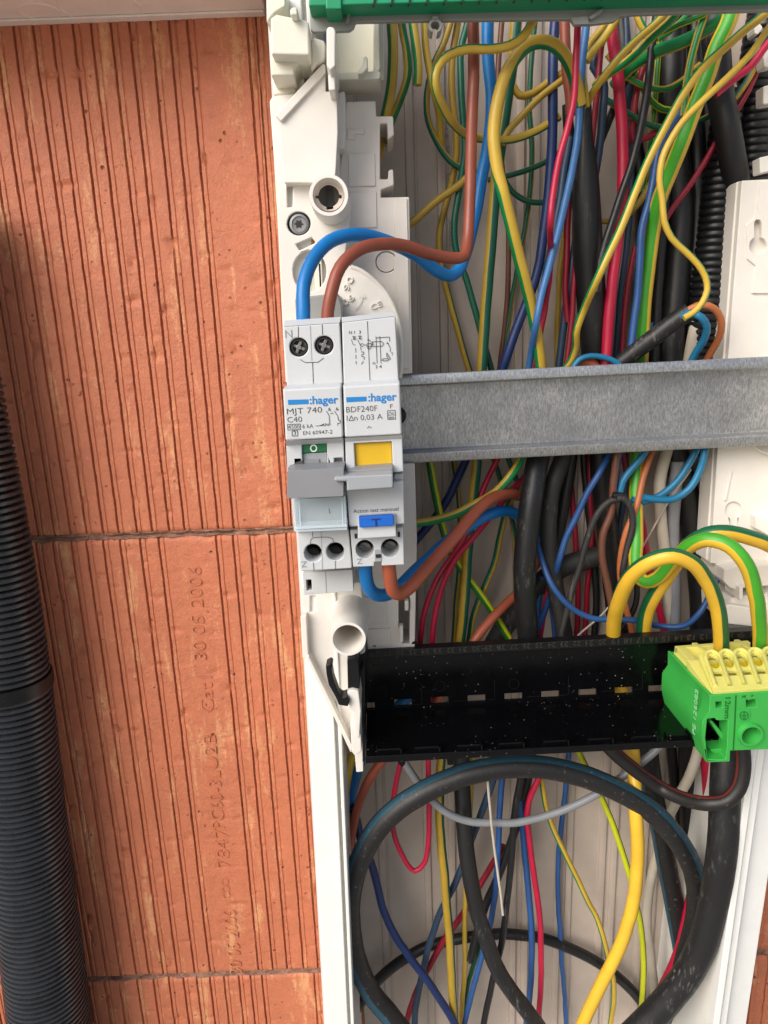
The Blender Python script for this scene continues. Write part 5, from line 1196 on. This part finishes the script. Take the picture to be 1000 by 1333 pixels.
wire('thin yellow wire right of the wide yellow green one, bottom', 'yg', 6.5, [(615, 985), (613, 1030), (610, 1080), (606, 1140), (605, 1200), (605, 1265), (600, 1320), (596, 1360)], 16, (-120, -120, 40), group=GB)
wire('thin dark green wire by the middle black cable, bottom', 'green', 5.5, [(634, 1205), (622, 1238), (611, 1274), (603, 1326), (600, 1360)], 14, group=GB)
wire('yellow earth wire tucked behind the bracket tip at the left wall', 'yg', 10.5, [(470, 960), (459, 985), (453, 1010), (450, 1035)], 34, (150, 150, 40), group=GB)

# further wires in the depth of the trunking
wire('thin dark green wire deep behind the navy wire, upper compartment', 'ygd', 7, [(700, 0), (694, 60), (690, 130), (694, 200), (688, 270), (676, 340), (662, 420), (652, 500)], 8, (0, 40, 60), group=G)
wire('slim brown wire deep behind the bright loop, upper compartment', 'dbrown', 7, [(655, 0), (650, 70), (648, 150), (655, 230), (662, 310), (660, 400), (648, 500)], 8)
wire('slate wire deep between crimson wire and pale yellow wire', 'slate', 8, [(815, 0), (816, 80), (820, 160), (822, 240), (816, 320), (806, 400), (800, 480)], 10)
wire('black cable deep behind the crimson wire, upper compartment', 'kblack', 18, [(806, -10), (812, 60), (820, 140), (832, 220), (838, 300), (834, 380), (826, 480)], 8, cat='cable', group=CK)
wire('thin lime earth wire deep behind the thick vivid one, upper right', 'ygl', 7, [(862, 0), (858, 60), (852, 130), (846, 190), (836, 250)], 14, (0, 0, 45), group=G)
wire('yellow earth wire crossing low behind the black cables, top right', 'yg', 7, [(790, 70), (812, 96), (838, 112), (866, 116), (890, 104), (912, 84)], 24, (-60, 60, 45), group=G)
wire('teal wire showing between black cable and beige cable above the rail', 'teal', 7, [(846, 420), (842, 450), (838, 480), (834, 520)], 18)
wire('dark red wire deep left of the scuffed black cable below the rail', 'dred', 7, [(770, 580), (768, 640), (770, 700), (764, 770), (760, 840)], 8)
wire('slate wire deep behind the brown swerving wire below the rail', 'slate', 7.5, [(818, 580), (815, 630), (806, 690), (800, 750), (806, 810), (812, 860)], 10)
wire('thin ochre wire deep left of the straight wide earth wire, below the rail', 'ygd', 6.5, [(590, 590), (597, 650), (600, 720), (594, 790), (588, 850)], 9, (60, 60, 50), group=GL)
wire('slim black cable deep behind the blue drooping wire', 'kblack', 9, [(760, 590), (764, 650), (772, 720), (776, 780), (772, 850)], 7, cat='cable', group=CK)
wire('slim black cable deep beside the right wall below the black support', 'kblack', 12, [(872, 960), (878, 1020), (888, 1080), (898, 1140), (906, 1200), (912, 1280), (914, 1350)], 9, cat='cable', group=BL)
wire('thin blue wire deep behind the sagging grey cable', 'mblue', 6.5, [(742, 960), (738, 1020), (730, 1090), (726, 1150), (730, 1230), (736, 1300), (738, 1360)], 8)
